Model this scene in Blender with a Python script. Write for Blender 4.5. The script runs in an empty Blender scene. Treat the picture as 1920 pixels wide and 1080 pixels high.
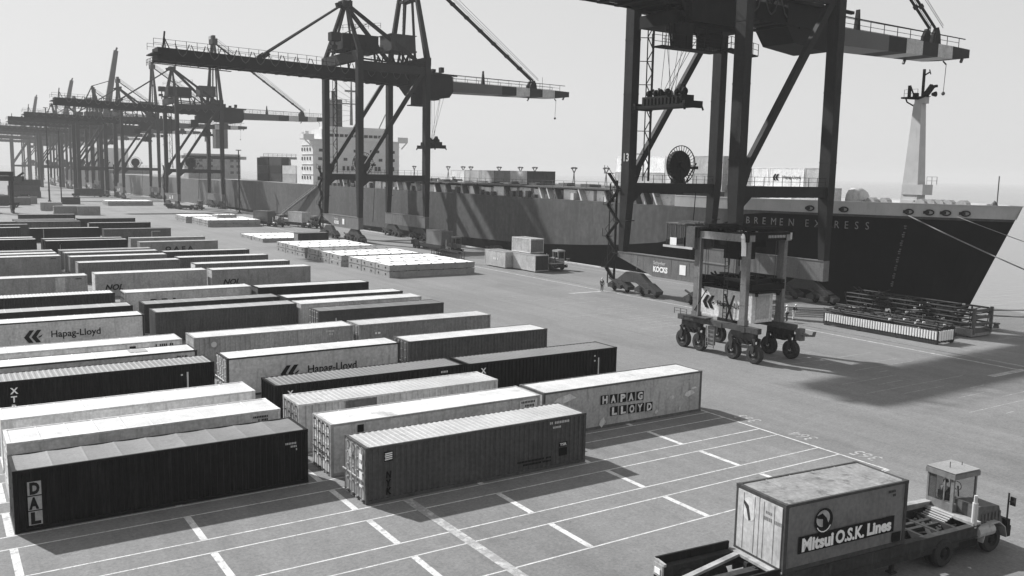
import bpy, bmesh, math, random
from mathutils import Vector, Matrix
random.seed(7)
SC = bpy.context.scene
COL = SC.collection
R = math.radians
# ------------------------------------------------------------------ camera
cd = bpy.data.cameras.new('camera'); cam = bpy.data.objects.new('camera', cd); COL.objects.link(cam)
cd.sensor_width = 36; cd.lens = 1685.79 / 1920 * 36; cd.clip_start = .5; cd.clip_end = 30000
_r = Vector((.838398, -.544723, .019094)); _u = Vector((.053472, .117062, .991684)); _f = Vector((.542429, .830405, -.127272))
m3 = Matrix((_r, _u, -_f)).transposed()
cam.matrix_world = Matrix.Translation((0, 0, 14.72)) @ m3.to_4x4()
SC.camera = cam
# ------------------------------------------------------------------ sky and sun (sun far behind the cranes, a little left)
SUN = Vector((-1.12, 2.9, 2.55)).normalized()
elev = math.asin(SUN.z); az = math.atan2(SUN.x, SUN.y)
w = bpy.data.worlds.new('World'); SC.world = w; w.use_nodes = True
nt = w.node_tree; nt.nodes.clear()
sky = nt.nodes.new('ShaderNodeTexSky'); sky.sky_type = 'NISHITA'; sky.sun_disc = False
sky.sun_elevation = elev; sky.sun_rotation = az; sky.altitude = 0; sky.air_density = 1.0; sky.dust_density = 1.2; sky.ozone_density = 1
bw = nt.nodes.new('ShaderNodeRGBToBW'); bg = nt.nodes.new('ShaderNodeBackground'); out = nt.nodes.new('ShaderNodeOutputWorld')
bg.inputs[1].default_value = .1
pw = nt.nodes.new('ShaderNodeMath'); pw.operation = 'POWER'; pw.inputs[1].default_value = .2     # even, hazy overcast-bright sky
ml = nt.nodes.new('ShaderNodeMath'); ml.operation = 'MULTIPLY'; ml.inputs[1].default_value = 3.15
nt.links.new(sky.outputs[0], bw.inputs[0]); nt.links.new(bw.outputs[0], pw.inputs[0]); nt.links.new(pw.outputs[0], ml.inputs[0]); nt.links.new(ml.outputs[0], bg.inputs[0]); nt.links.new(bg.outputs[0], out.inputs[0])
ld = bpy.data.lights.new('sun', 'SUN'); ld.energy = 4.7; ld.angle = R(1.1); ld.color = (1, 1, 1)
sun = bpy.data.objects.new('sun', ld); COL.objects.link(sun)
sun.rotation_euler = (-SUN).to_track_quat('-Z', 'Y').to_euler()
sun.location = SUN * 300
SC.view_settings.view_transform = 'Standard'; SC.view_settings.look = 'None'
SC.view_settings.exposure = .75; SC.view_settings.gamma = 1
SC.cycles.max_bounces = 5; SC.cycles.volume_bounces = 1; SC.cycles.transparent_max_bounces = 6
SC.cycles.sample_clamp_indirect = 5

# ------------------------------------------------------------------ materials (black-and-white world: all greys)
MATS = {}
def G(v): return (v, v, v, 1)
def mat(name, v, rough=.6, var=.18, scale=.8, dirt=0, dv=.1, streak=True, metal=0, dscale=1.2, bump=0, thr=.55, spec=.4, fine=None):
    if name in MATS: return MATS[name]
    m = bpy.data.materials.new(name); m.use_nodes = True; t = m.node_tree; N = t.nodes; L = t.links
    b = N['Principled BSDF']; b.inputs['Roughness'].default_value = rough; b.inputs['Metallic'].default_value = metal
    b.inputs['Specular IOR Level'].default_value = spec
    tc = N.new('ShaderNodeTexCoord'); oi = N.new('ShaderNodeObjectInfo')
    sh = N.new('ShaderNodeVectorMath'); sh.operation = 'MULTIPLY_ADD'
    cmb = N.new('ShaderNodeCombineXYZ')
    for i in range(3): L.new(oi.outputs['Random'], cmb.inputs[i])
    sh.inputs[1].default_value = (37, 53, 71); L.new(cmb.outputs[0], sh.inputs[0]); L.new(tc.outputs['Object'], sh.inputs[2])
    n1 = N.new('ShaderNodeTexNoise'); n1.inputs['Scale'].default_value = scale; n1.inputs['Detail'].default_value = 6; n1.inputs['Roughness'].default_value = .65
    L.new(sh.outputs[0], n1.inputs['Vector'])
    mr = N.new('ShaderNodeMapRange'); mr.inputs['From Min'].default_value = .3; mr.inputs['From Max'].default_value = .7
    mr.inputs['To Min'].default_value = v * (1 - var); mr.inputs['To Max'].default_value = min(.95, v * (1 + var)); L.new(n1.outputs['Fac'], mr.inputs['Value'])
    col = mr.outputs[0]
    if fine:
        nf = N.new('ShaderNodeTexNoise'); nf.inputs['Scale'].default_value = fine[0]; nf.inputs['Detail'].default_value = 3; L.new(sh.outputs[0], nf.inputs['Vector'])
        mf = N.new('ShaderNodeMapRange'); mf.inputs['From Min'].default_value = .3; mf.inputs['From Max'].default_value = .7
        mf.inputs['To Min'].default_value = 1 - fine[1]; mf.inputs['To Max'].default_value = 1 + fine[1]; L.new(nf.outputs['Fac'], mf.inputs['Value'])
        mu = N.new('ShaderNodeMath'); mu.operation = 'MULTIPLY'; L.new(col, mu.inputs[0]); L.new(mf.outputs[0], mu.inputs[1]); col = mu.outputs[0]
    if dirt > 0:
        mp = N.new('ShaderNodeMapping'); mp.inputs['Scale'].default_value = (2.2, 2.2, .35) if streak else (1, 1, 1); L.new(sh.outputs[0], mp.inputs['Vector'])
        n2 = N.new('ShaderNodeTexNoise'); n2.inputs['Scale'].default_value = dscale; n2.inputs['Detail'].default_value = 8; n2.inputs['Roughness'].default_value = .7
        L.new(mp.outputs[0], n2.inputs['Vector'])
        m2 = N.new('ShaderNodeMapRange'); m2.inputs['From Min'].default_value = thr; m2.inputs['From Max'].default_value = thr + .12; m2.inputs['To Max'].default_value = dirt
        L.new(n2.outputs['Fac'], m2.inputs['Value'])
        mx = N.new('ShaderNodeMix'); mx.data_type = 'FLOAT'; L.new(m2.outputs[0], mx.inputs[0]); L.new(col, mx.inputs[2]); mx.inputs[3].default_value = dv
        col = mx.outputs[0]
    L.new(col, b.inputs['Base Color'])
    if bump:
        bp = N.new('ShaderNodeBump'); bp.inputs['Strength'].default_value = bump; bp.inputs['Distance'].default_value = .05; L.new(n1.outputs['Fac'], bp.inputs['Height']); L.new(bp.outputs[0], b.inputs['Normal'])
    MATS[name] = m; return m
def paint(v, rough=.5, dirt=.5, dv=None):
    return mat('paint_%03d' % round(v * 1000), v if v > .1 else v * (.45 + 5.5 * v), rough, .2, .55, dirt, dv if dv is not None else (v * .45 if v > .06 else v * 1.4), thr=.52, fine=(6, .17), spec=.35 if v > .1 else .06)
def roofm(v):
    a = v * v * .62
    return mat('roof_%03d' % round(v * 1000), a, .65, .2, .45, .6, a * .45, streak=False, dscale=.9, thr=.56, fine=(11, .14))
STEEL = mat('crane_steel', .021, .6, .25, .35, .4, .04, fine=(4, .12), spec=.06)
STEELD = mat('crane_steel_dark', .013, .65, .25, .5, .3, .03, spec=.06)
BOOMG = mat('boom_grey', .06, .5, .12, .3, .3, .08)
WHITE = mat('white_paint', .75, .5, .1, 1)
LGREY = mat('light_grey_paint', .45, .5, .15, 1, .3, .25)
BLACK = mat('black_paint', .018, .5, .3, 1)
RUBBER = mat('rubber', .022, .85, .3, 6)
GLASSD = mat('dark_glass', .02, .12, .1, 1, spec=.6)
CABLE = mat('cable', .05, .6, .1, 1)
ROPE = mat('rope', .16, .8, .2, 4)

# ------------------------------------------------------------------ mesh helpers
class MB:
    def __init__(s): s.v = []; s.f = []; s.m = []
    def add(s, vs, fs, m=0):
        o = len(s.v); s.v += [tuple(v) for v in vs]; s.f += [tuple(i + o for i in f) for f in fs]; s.m += [m] * len(fs); return s
    def hexa(s, p, m=0):  # p: 4 bottom ccw, 4 top ccw
        return s.add(p, [(3, 2, 1, 0), (4, 5, 6, 7), (0, 1, 5, 4), (1, 2, 6, 5), (2, 3, 7, 6), (3, 0, 4, 7)], m)
    def box(s, x0, y0, z0, x1, y1, z1, m=0):
        return s.hexa([(x0, y0, z0), (x1, y0, z0), (x1, y1, z0), (x0, y1, z0), (x0, y0, z1), (x1, y0, z1), (x1, y1, z1), (x0, y1, z1)], m)
    def bar(s, p, q, w_, h=None, m=0, w2=None, h2=None, up=None):
        h = h or w_; w2 = w2 or w_; h2 = h2 or h; p = Vector(p); q = Vector(q); d = (q - p)
        if d.length < 1e-6: return s
        d.normalize(); up = Vector(up) if up else (Vector((0, 0, 1)) if abs(d.z) < .95 else Vector((0, 1, 0)))
        a = d.cross(up).normalized(); b = a.cross(d).normalized()
        P = [p - a * w_ / 2 - b * h / 2, p + a * w_ / 2 - b * h / 2, p + a * w_ / 2 + b * h / 2, p - a * w_ / 2 + b * h / 2,
             q - a * w2 / 2 - b * h2 / 2, q + a * w2 / 2 - b * h2 / 2, q + a * w2 / 2 + b * h2 / 2, q - a * w2 / 2 + b * h2 / 2]
        return s.hexa(P, m)
    def tube(s, p, q, r, n=6, r2=None, m=0):
        r2 = r if r2 is None else r2; p = Vector(p); q = Vector(q); d = (q - p)
        if d.length < 1e-6: return s
        d.normalize(); up = Vector((0, 0, 1)) if abs(d.z) < .95 else Vector((0, 1, 0)); a = d.cross(up).normalized(); b = a.cross(d)
        vs = []
        for c, rr in ((p, r), (q, r2)):
            for i in range(n):
                t = 2 * math.pi * i / n; vs.append(c + (a * math.cos(t) + b * math.sin(t)) * rr)
        fs = [(i, (i + 1) % n, n + (i + 1) % n, n + i) for i in range(n)] + [tuple(range(n))[::-1], tuple(range(n, 2 * n))]
        return s.add(vs, fs, m)
    def path(s, pts, r, n=6, m=0):
        for a, b in zip(pts, pts[1:]): s.tube(a, b, r, n, m=m)
        return s
    def prism(s, poly, axis, a0, a1, m=0):  # poly 2d in the remaining axes order (x,z) for y; (y,z) for x; (x,y) for z
        n = len(poly)
        def P(u, v, a): return {'y': (u, a, v), 'x': (a, u, v), 'z': (u, v, a)}[axis]
        vs = [P(u, v, a0) for u, v in poly] + [P(u, v, a1) for u, v in poly]
        fs = [tuple(range(n))[::-1], tuple(range(n, 2 * n))] + [(i, (i + 1) % n, n + (i + 1) % n, n + i) for i in range(n)]
        return s.add(vs, fs, m)
    def lathe(s, prof, c, axis='x', n=20, m=0):  # prof [(a,r)] along axis
        c = Vector(c); vs = []
        for a, r in prof:
            for i in range(n):
                t = 2 * math.pi * i / n; u, v = r * math.cos(t), r * math.sin(t)
                vs.append(c + Vector({'x': (a, u, v), 'y': (u, a, v), 'z': (u, v, a)}[axis]))
        k = len(prof); fs = []
        for j in range(k - 1):
            for i in range(n): fs.append((j * n + i, j * n + (i + 1) % n, (j + 1) * n + (i + 1) % n, (j + 1) * n + i))
        return s.add(vs, fs, m)
    def mesh(s, name, mats):
        me = bpy.data.meshes.new(name); me.from_pydata(s.v, [], s.f)
        for q in (mats if isinstance(mats, (list, tuple)) else [mats]): me.materials.append(q)
        me.polygons.foreach_set('material_index', s.m)
        bm = bmesh.new(); bm.from_mesh(me); bmesh.ops.recalc_face_normals(bm, faces=bm.faces); bm.to_mesh(me); bm.free()
        me.update(); return me
    def build(s, name, mats, parent=None, loc=(0, 0, 0), smooth=False):
        o = bpy.data.objects.new(name, s.mesh(name, mats)); COL.objects.link(o); o.location = loc
        if parent: o.parent = parent
        if smooth:
            for p in o.data.polygons: p.use_smooth = True
        return o
def tag(o, label=None, cat=None, group=None, kind=None):
    if label: o['label'] = label
    if cat: o['category'] = cat
    if group: o['group'] = group
    if kind: o['kind'] = kind
    return o
def thing(name, loc, label, cat, group=None, rz=0):
    o = bpy.data.objects.new(name, None); COL.objects.link(o); o.location = loc; o.rotation_euler = (0, 0, rz); o.empty_display_size = .3
    return tag(o, label, cat, group)
def kids(o): return [c for c in COL.objects if c.parent == o]
def copy_tree(o, parent=None):
    c = o.copy(); COL.objects.link(c); c.parent = parent
    for ch in kids(o): copy_tree(ch, c)
    return c
def drop(root, names):
    for c in list(kids(root)):
        if c.name.split('.')[0] in names:
            for g in kids(c): bpy.data.objects.remove(g)
            bpy.data.objects.remove(c)
_txt = {}
def text_mesh(body, shear=0, bold=0, ext=.004, space=1.0):
    k = (body, shear, bold, ext, space)
    if k in _txt: return _txt[k]
    cu = bpy.data.curves.new('lettering', 'FONT'); cu.body = body; cu.size = 1; cu.extrude = ext; cu.shear = shear; cu.offset = bold; cu.align_x = 'LEFT'; cu.space_character = space
    cu.resolution_u = 3
    o = bpy.data.objects.new('lettering', cu); COL.objects.link(o); bpy.context.view_layer.update()
    me = bpy.data.meshes.new_from_object(o.evaluated_get(bpy.context.evaluated_depsgraph_get()))
    bpy.data.objects.remove(o); bpy.data.curves.remove(cu); _txt[k] = me; return me
def letter(body, h, loc, parent, m, rot=(math.pi / 2, 0, 0), sx=1, shear=0, bold=0, name='lettering', width=None, space=1.0):
    me = text_mesh(body, shear, bold, .004, space).copy(); me.materials.clear(); me.materials.append(m)
    xs = [v.co.x for v in me.vertices]; x0 = min(xs); x1 = max(xs)
    if width: sx = width / (x1 - x0) / (h / .7)
    o = bpy.data.objects.new(name, me); COL.objects.link(o); o.parent = parent; o.location = loc; o.rotation_euler = rot
    s = h / .7; o.scale = (s * sx, s, 1); return o

# ------------------------------------------------------------------ setting: apron, quay, water, far shore
def ground_mat():
    m = bpy.data.materials.new('asphalt'); m.use_nodes = True; t = m.node_tree; N = t.nodes; L = t.links; b = N['Principled BSDF']
    b.inputs['Roughness'].default_value = .85; b.inputs['Specular IOR Level'].default_value = .25
    tc = N.new('ShaderNodeTexCoord')
    def noise(sc, mp=(1, 1, 1), det=6, ro=.6, rot=0):
        g = N.new('ShaderNodeMapping'); g.inputs['Scale'].default_value = mp; g.inputs['Rotation'].default_value = (0, 0, rot); L.new(tc.outputs['Object'], g.inputs['Vector'])
        n = N.new('ShaderNodeTexNoise'); n.inputs['Scale'].default_value = sc; n.inputs['Detail'].default_value = det; n.inputs['Roughness'].default_value = ro; L.new(g.outputs[0], n.inputs['Vector']); return n.outputs['Fac']
    def rng(x, a, b_, c, d):
        q = N.new('ShaderNodeMapRange'); q.inputs[1].default_value = a; q.inputs[2].default_value = b_; q.inputs[3].default_value = c; q.inputs[4].default_value = d; L.new(x, q.inputs[0]); return q.outputs[0]
    def mul(a, b_):
        q = N.new('ShaderNodeMath'); q.operation = 'MULTIPLY'; L.new(a, q.inputs[0]); L.new(b_, q.inputs[1]); return q.outputs[0]
    base = rng(noise(.06, det=8), .35, .65, .145, .175)
    grit = mul(rng(noise(7, det=4, ro=.8), .3, .7, .74, 1.26), rng(noise(1.7, det=5, ro=.8), .3, .7, .86, 1.14))
    tracks = mul(rng(noise(.35, (1.6, .05, 1), 6, .7), .4, .7, 1.04, .88), rng(noise(1.2, (1.5, .03, 1), 3, .6, -.12), .58, .7, 1.0, .9))     # tyre wear running along the quay
    trk2 = rng(noise(.25, (1.2, .1, 1), 5, .7, .35), .5, .75, 1.0, .88)
    spots = rng(noise(.9, det=7, ro=.7), .62, .72, 1.0, .72)
    patch = rng(noise(.13, (1, .4, 1), 3, .5, .2), .55, .6, 1.0, .9)
    oil = rng(noise(.33, (1, 1, 1), 5, .75), .66, .74, 1.0, .6)
    c = mul(mul(mul(mul(mul(mul(base, grit), tracks), trk2), spots), patch), oil)
    L.new(c, b.inputs['Base Color']); bp = N.new('ShaderNodeBump'); bp.inputs['Strength'].default_value = .25; bp.inputs['Distance'].default_value = .02
    L.new(grit, bp.inputs['Height']); L.new(bp.outputs[0], b.inputs['Normal']); return m
ASPH = ground_mat()
QX = 90.0
g = MB(); g.add([(-2500, -400, 0), (QX - .9, -400, 0), (QX - .9, 2600, 0), (-2500, 2600, 0)], [(0, 1, 2, 3)])
tag(g.build('ground', ASPH), kind='structure')
CONC = mat('concrete', .42, .85, .2, .5, .5, .2, streak=False, fine=(7, .15))
g = MB(); g.box(QX - .9, -400, -6, QX, 2600, .12); g.box(QX - .899, -400, .12, QX - .55, 2600, .2)
tag(g.build('quay_wall', CONC), kind='structure')
wm = bpy.data.materials.new('water'); wm.use_nodes = True; b = wm.node_tree.nodes['Principled BSDF']
b.inputs['Base Color'].default_value = G(.16); b.inputs['Roughness'].default_value = .2
tcw = wm.node_tree.nodes.new('ShaderNodeTexCoord'); nw = wm.node_tree.nodes.new('ShaderNodeTexNoise'); mw = wm.node_tree.nodes.new('ShaderNodeMapping'); mw.inputs['Scale'].default_value = (.5, 1.6, 1); mw.inputs['Rotation'].default_value = (0, 0, R(57))
nw.inputs['Scale'].default_value = .5; nw.inputs['Detail'].default_value = 8; bw_ = wm.node_tree.nodes.new('ShaderNodeBump'); bw_.inputs['Strength'].default_value = .35; bw_.inputs['Distance'].default_value = .4
wm.node_tree.links.new(tcw.outputs['Object'], mw.inputs[0]); wm.node_tree.links.new(mw.outputs[0], nw.inputs['Vector']); wm.node_tree.links.new(nw.outputs['Fac'], bw_.inputs['Height']); wm.node_tree.links.new(bw_.outputs[0], b.inputs['Normal'])
g = MB(); g.add([(QX - .05, -6000, -3.2), (11000, -6000, -3.2), (11000, 9000, -3.2), (QX - .05, 9000, -3.2)], [(0, 1, 2, 3)])
tag(g.build('water', wm), kind='structure')
# far shore with low tree line behind the terminal
g = MB(); xs = list(range(-900, 90, 12)); n = len(xs)
hh = [3 + 7 * abs(math.sin(x * .013)) + random.uniform(0, 3.5) for x in xs]
vs = [(x, 1500, -.5) for x in xs] + [(x, 1515 + random.uniform(-6, 6), h) for x, h in zip(xs, hh)] + [(x, 1560, h * .9) for x, h in zip(xs, hh)] + [(x, 1600, -.5) for x in xs]
g.add(vs, [(k * n + i, k * n + i + 1, (k + 1) * n + i + 1, (k + 1) * n + i) for k in range(3) for i in range(n - 1)])
tag(g.build('hills', mat('far_trees', .07, .9, .5, .05)), kind='structure')
# painted slot markings: pairs of long lines, short ticks every 6.45 m, the end line, the stitched walkway
MARK = mat('road_marking', .5, .8, .25, 1.5, .8, .2, streak=False, dscale=3, thr=.5, fine=(20, .2))
MARK2 = mat('worn_marking', .42, .8, .35, 2, .85, .19, streak=False, dscale=4, thr=.42)
mk = MB()
def flat(x0, y0, x1, y1, z=.004, m=0):
    mk.add([(x0, y0, z), (x1, y0, z), (x1, y1, z), (x0, y1, z)], [(0, 1, 2, 3)], m)
for k in range(-2, 26):
    y1 = 38.0 + 4.2 * k; y0 = y1 - 2.85
    for y in (y0, y1): flat(-17, y - .04, 40.55, y + .04)
    for t in range(-3, 5):
        x = 8.6 + 6.45 * t
        if -18 < x < 40: flat(x - .14, y0 + .06, x + .14, y1 - .06)
flat(40.56, 26.6, 40.68, 145); flat(40.0, 26.55, 40.66, 26.63)
mk.build('lane_marking', [MARK]); tag(bpy.data.objects['lane_marking'], kind='structure')
mk = MB()
mk.add([(17.3, 35.2, .008), (17.75, 35.2, .008), (18.2, 8, .008), (17.75, 8, .008)], [(0, 1, 2, 3)])
flat(71.75, 5, 72.05, 900, .004); flat(67.5, 36.0, 72.4, 36.6, .006)
flat(66.4, 88.2, 71.8, 88.9, .006); flat(QX - 3.4, 5, QX - 3.25, 900, .004)
for k in range(60): flat(60 + random.uniform(-6, 8), 96 - k * 1.3, 60.6 + random.uniform(-6, 8), 96.05 - k * 1.3, .003)
tag(mk.build('worn_marking', [MARK2]), kind='structure')
NUM = ((42.15, 36.25), (42.15, 32.05), (42.15, 27.9))
for s, (nx, ny) in (('363', NUM[0]), ('364', NUM[1]), ('365', NUM[2])):
    me = text_mesh(s).copy(); me.materials.clear(); me.materials.append(mat('number_paint', .33, .8, .3, 2, .9, .19, streak=False, dscale=5, thr=.45))
    xs_ = [v.co.x for v in me.vertices]; wd = max(xs_) - min(xs_)
    o = bpy.data.objects.new('slot_number', me); COL.objects.link(o); o.location = (nx, ny, .006); o.rotation_euler = (0, 0, R(90)); o.scale = (1.5 / wd, 1.45, .5)
    tag(o, kind='structure')
# rails of the gantry cranes
RAILM = mat('rail_steel', .3, .35, .2, .3, metal=.6)
g = MB()
for x in (73.6, 88.6):
    g.box(x - .04, -60, 0, x + .04, 1200, .03)
    g.box(x - .16, -60, .0, x - .08, 1200, .012); g.box(x + .08, -60, .0, x + .16, 1200, .012)
tag(g.build('crane_rail', RAILM), kind='structure')

# ------------------------------------------------------------------ containers
_cm = {}
W8 = 2.44
def corr(x0, x1, pitch, depth):
    """trapezoid profile: list of (x, offset)"""
    n = max(1, round((x1 - x0) / pitch)); p = (x1 - x0) / n; r = []
    for i in range(n):
        a = x0 + i * p; r += [(a, 0), (a + p * .22, 0), (a + p * .36, depth), (a + p * .78, depth), (a + p * .92, 0)]
    r.append((x1, 0)); return r
def cont_mesh(L, H, side, roof):
    k = ('b', L, H, side, roof)
    if k in _cm: return _cm[k]
    b = MB(); z0, z1 = .14, H - .09
    if side == 'corr': pr = corr(.1, L - .1, .28, .06)
    elif side == 'rib': pr = corr(.1, L - .1, .36, .06)
    else:
        pr = []; n = round(L / 1.2)
        for i in range(n):
            a = .1 + (L - .2) * i / n; c = .1 + (L - .2) * (i + 1) / n; pr += [(a, .006), (a + .03, 0), (c - .03, 0)]
        pr.append((L - .1, .006))
    for y, s in ((.03, 1), (W8 - .03, -1)):
        vs = [(x, y + s * d, z0) for x, d in pr] + [(x, y + s * d, z1) for x, d in pr]; n = len(pr)
        b.add(vs, [(i, i + 1, n + i + 1, n + i) if s > 0 else (i + 1, i, n + i, n + i + 1) for i in range(n - 1)], 0)
    pe = corr(.1, W8 - .1, .28, .035) if side != 'smooth' else [(.1, 0), (W8 - .1, 0)]
    for x, s in ((L - .03, -1), (.05, 1)):
        vs = [(x + s * d, y, z0) for y, d in pe] + [(x + s * d, y, z1) for y, d in pe]; n = len(pe)
        b.add(vs, [(i, i + 1, n + i + 1, n + i) for i in range(n - 1)], 0)
    # roof
    if roof == 'corr': rr = corr(.15, L - .15, .3, -.018); rr = [(x, H - .015 + d) for x, d in rr]
    elif roof == 'bow':
        rr = []; n = 9
        for i in range(n):
            for t in (0, .06, .3, .5, .7, .94): rr.append((.15 + (L - .3) * (i + t) / n, H - .012 - .03 * math.sin(math.pi * t) ** .7))
        rr.append((L - .15, H - .02))
    else:
        rr = []; n = round(L / 1.2)
        for i in range(n): rr += [(.15 + (L - .3) * i / n, H - .012), (.15 + (L - .3) * (i + .04) / n, H - .03), (.15 + (L - .3) * (i + .96) / n, H - .03)]
        rr.append((L - .15, H - .012))
    n = len(rr)
    vs = [(x, .07, z) for x, z in rr] + [(x, W8 - .07, z) for x, z in rr]
    b.add(vs, [(i, i + 1, n + i + 1, n + i) for i in range(n - 1)], 1)
    b.add([(0.08, .05, z0 + .02), (L - .08, .05, z0 + .02), (L - .08, W8 - .05, z0 + .02), (.08, W8 - .05, z0 + .02)], [(3, 2, 1, 0)], 0)
    _cm[k] = b.mesh('body', [WHITE, WHITE]); return _cm[k]
def frame_mesh(L, H, roofrail):
    k = ('f', L, H)
    if k in _cm: return _cm[k]
    b = MB()
    for y in (0, W8 - .1):
        b.box(.16, y + .003, 0.01, L - .16, y + .097, .15); b.box(.16, y + .003, H - .1, L - .16, y + .097, H - .004)
    for x in (0, L - .15):
        b.box(x + .002, .16, .01, x + .148, W8 - .16, .15); b.box(x + .002, .16, H - .12, x + .148, W8 - .16, H - .004)
        for y in (0, W8 - .13): b.box(x + .003, y + .003, .118, x + .147, y + .127, H - .118)
    for x in (0, L - .178):
        for y in (0, W8 - .162):
            for z in (0, H - .118): b.box(x - .004, y - .004, z, x + .182, y + .166, z + .122)
    _cm[k] = b.mesh('frame', [WHITE]); return _cm[k]
def door_mesh(H, hand):
    k = ('d', H, hand)
    if k in _cm: return _cm[k]
    b = MB(); y0, y1 = (.14, W8 / 2 - .01) if hand == 0 else (W8 / 2 + .01, W8 - .14)
    b.box(-.0, y0, .16, .04, y1, H - .13)
    for z in (.16 + .45, .16 + .45 + (H - .9) / 2, H - .55): b.box(-.012, y0 + .1, z, .0, y1 - .1, z + .09)
    _cm[k] = b.mesh('door', [WHITE]); return _cm[k]
def rod_mesh(H, hand):
    k = ('r', H, hand)
    if k in _cm: return _cm[k]
    b = MB(); y0 = .14 if hand == 0 else W8 / 2 + .01
    for dy in (.22, .8):
        b.tube((-.06, y0 + dy, .06), (-.06, y0 + dy, H - .04), .022, 6)
        for z in (.1, .7, 1.3, 1.9, H - .18): b.box(-.09, y0 + dy - .05, z, 0, y0 + dy + .05, z + .07)
        b.box(-.1, y0 + dy - .02, 1.05, -.06, y0 + dy + .42, 1.1)
    _cm[k] = b.mesh('locking_rod', [WHITE]); return _cm[k]
def setm(o, ms):
    for i, m in enumerate(ms):
        o.material_slots[i].link = 'OBJECT'; o.material_slots[i].material = m
def link(name, me, parent, ms):
    o = bpy.data.objects.new(name, me); COL.objects.link(o); o.parent = parent; setm(o, ms); return o
def container(x, y, v, rv, label, z=0, L=12.19, H=2.59, side='corr', roof='smooth', fv=None, doors=0, dv=None, group='containers in rows on the marked slots', rz=0, parts=True, dirt=.5, rodv=None):
    t = thing('container', (x, y, z), label, 'container', group, rz)
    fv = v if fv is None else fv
    link('body', cont_mesh(L, H, side, roof), t, [paint(v, dirt=dirt), roofm(rv)])
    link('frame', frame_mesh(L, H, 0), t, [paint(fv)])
    if doors:
        for h in (0, 1):
            d = link('door', door_mesh(H, h), t, [paint(v if dv is None else dv)]); d.location.x = 0.001
            if doors > 1: link('locking_rod', rod_mesh(H, h), d, [paint(rodv if rodv is not None else .3)])
    return t
def arrows(parent, x, z, s, m, y=-.012):
    """two joined left-pointing chevrons with a wedge, cut as flat plates"""
    b = MB()
    for dx in (0, .52):
        b.prism([(x + (dx + .0) * s, z + .45 * s), (x + (dx + .42) * s, z + 1.0 * s), (x + (dx + .72) * s, z + 1.0 * s), (x + (dx + .36) * s, z + .47 * s), (x + (dx + .66) * s, z), (x + (dx + .32) * s, z)], 'y', y, y + .006)
    b.prism([(x + 1.0 * s, z + .45 * s), (x + 1.32 * s, z + .62 * s), (x + 1.22 * s, z + .45 * s), (x + 1.02 * s, z + .36 * s)], 'y', y, y + .006)
    return b.build('emblem', m, parent)
DK = paint(.02)
HB = 2.59
XA, XB, XC = 2.42, 15.6, 28.22
def codes(parent, x, z, n, m, h=.13, rows=2, y=-.012, seed=1):
    """tiny illegible code rows"""
    r = random.Random(seed); b = MB()
    for j in range(rows):
        xx = x + (.25 * j)
        for i in range(n - j * 3):
            if r.random() < .85: b.box(xx, y, z - j * h * 1.7, xx + h * .55, y + .006, z - j * h * 1.7 + h)
            xx += h * .85
    return b.build('marking', m, parent)
def hl(t, x, z, s, ht, w):
    arrows(t, x, z, s, DK); letter('Hapag-Lloyd', ht, (x + 1.84, -.012, z + .32), t, DK, bold=.012, width=w)
# --- left column
c = container(XA - .1, 39.5, .022, .45, 'nearest black container, with grey panelled roof and a column of light block letters', roof='bow', fv=.022, doors=1)
for i, ch in enumerate('DAL'):
    z = 1.5 - i * .62
    q = MB(); q.box(.5, -.016, z, 1.0, -.008, z + .57); q.build('letter_tile', paint(.3), c)
    letter(ch, .44, (.57, -.02, z + .07), c, DK, bold=.06, width=.36)
codes(c, 11.1, 1.98, 7, LGREY, .09, 3)
c = container(XA, 43.7, .52, .82, 'white container lying directly behind the black one with the sagging roof', side='smooth', doors=1, fv=.5); codes(c, 10.8, 2.25, 9, DK, .1, 2, seed=3)
c = container(XA + .05, 48.0, .6, .85, 'white container with plain bright roof, third from the front on the left', side='smooth', fv=.5)
c = container(XA + .1, 56.55, .018, .5, 'long black container with grooved grey roof and white X and T at its left end', roof='corr', doors=1)
for i, ch in enumerate('XTRA'): letter(ch, .34, (.95, -.012, 1.85 - i * .48), c, WHITE, bold=.03)
q = MB(); q.box(10.5, -.014, .5, 10.6, -.008, 2.1); q.box(10.15, -.014, 1.9, 10.27, -.008, 2.0); q.build('marking', LGREY, c)
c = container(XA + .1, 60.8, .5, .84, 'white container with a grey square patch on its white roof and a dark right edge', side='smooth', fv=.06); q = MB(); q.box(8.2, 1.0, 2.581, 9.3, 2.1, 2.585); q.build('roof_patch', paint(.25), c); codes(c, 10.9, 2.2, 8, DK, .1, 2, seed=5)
c = container(XA + .15, 65.2, .55, .84, 'white container with a small dark vent square and bold dark codes at its right end', side='smooth', fv=.4)
q = MB(); q.box(8.7, -.016, 2.05, 9.1, -.008, 2.35); q.build('vent', DK, c); codes(c, 10.4, 2.2, 9, DK, .16, 1, seed=8)
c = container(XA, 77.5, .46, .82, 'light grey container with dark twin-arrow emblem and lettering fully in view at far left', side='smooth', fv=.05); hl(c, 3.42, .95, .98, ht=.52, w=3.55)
c = container(XA + .15, 83.1, .03, .6, 'black container with pale streaky roof just behind the fully lettered grey one at left', side='smooth')
c = container(XA + .2, 92.2, .06, .75, 'dark grooved container with bright ribbed roof, before the grey one with a light side patch', roof='corr')
c = container(XA, 108.1, .26, .75, 'mid grey container with a single lighter vertical panel on its side', side='smooth'); q = MB(); q.box(9.0, -.012, .2, 9.95, -.006, 2.45); q.build('side_patch', paint(.4), c); codes(c, 11, 2.2, 6, DK, .12, 1)
c = container(XA + .2, 132.7, .2, .75, 'grey plain container at the left edge, frontmost of three tight parallel roofs', side='smooth'); codes(c, 11, 2.2, 6, DK, .12, 1)
container(XA + .2, 136.9, .2, .8, 'grey container at the left edge, middle of three tight parallel roofs', side='smooth')
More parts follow.
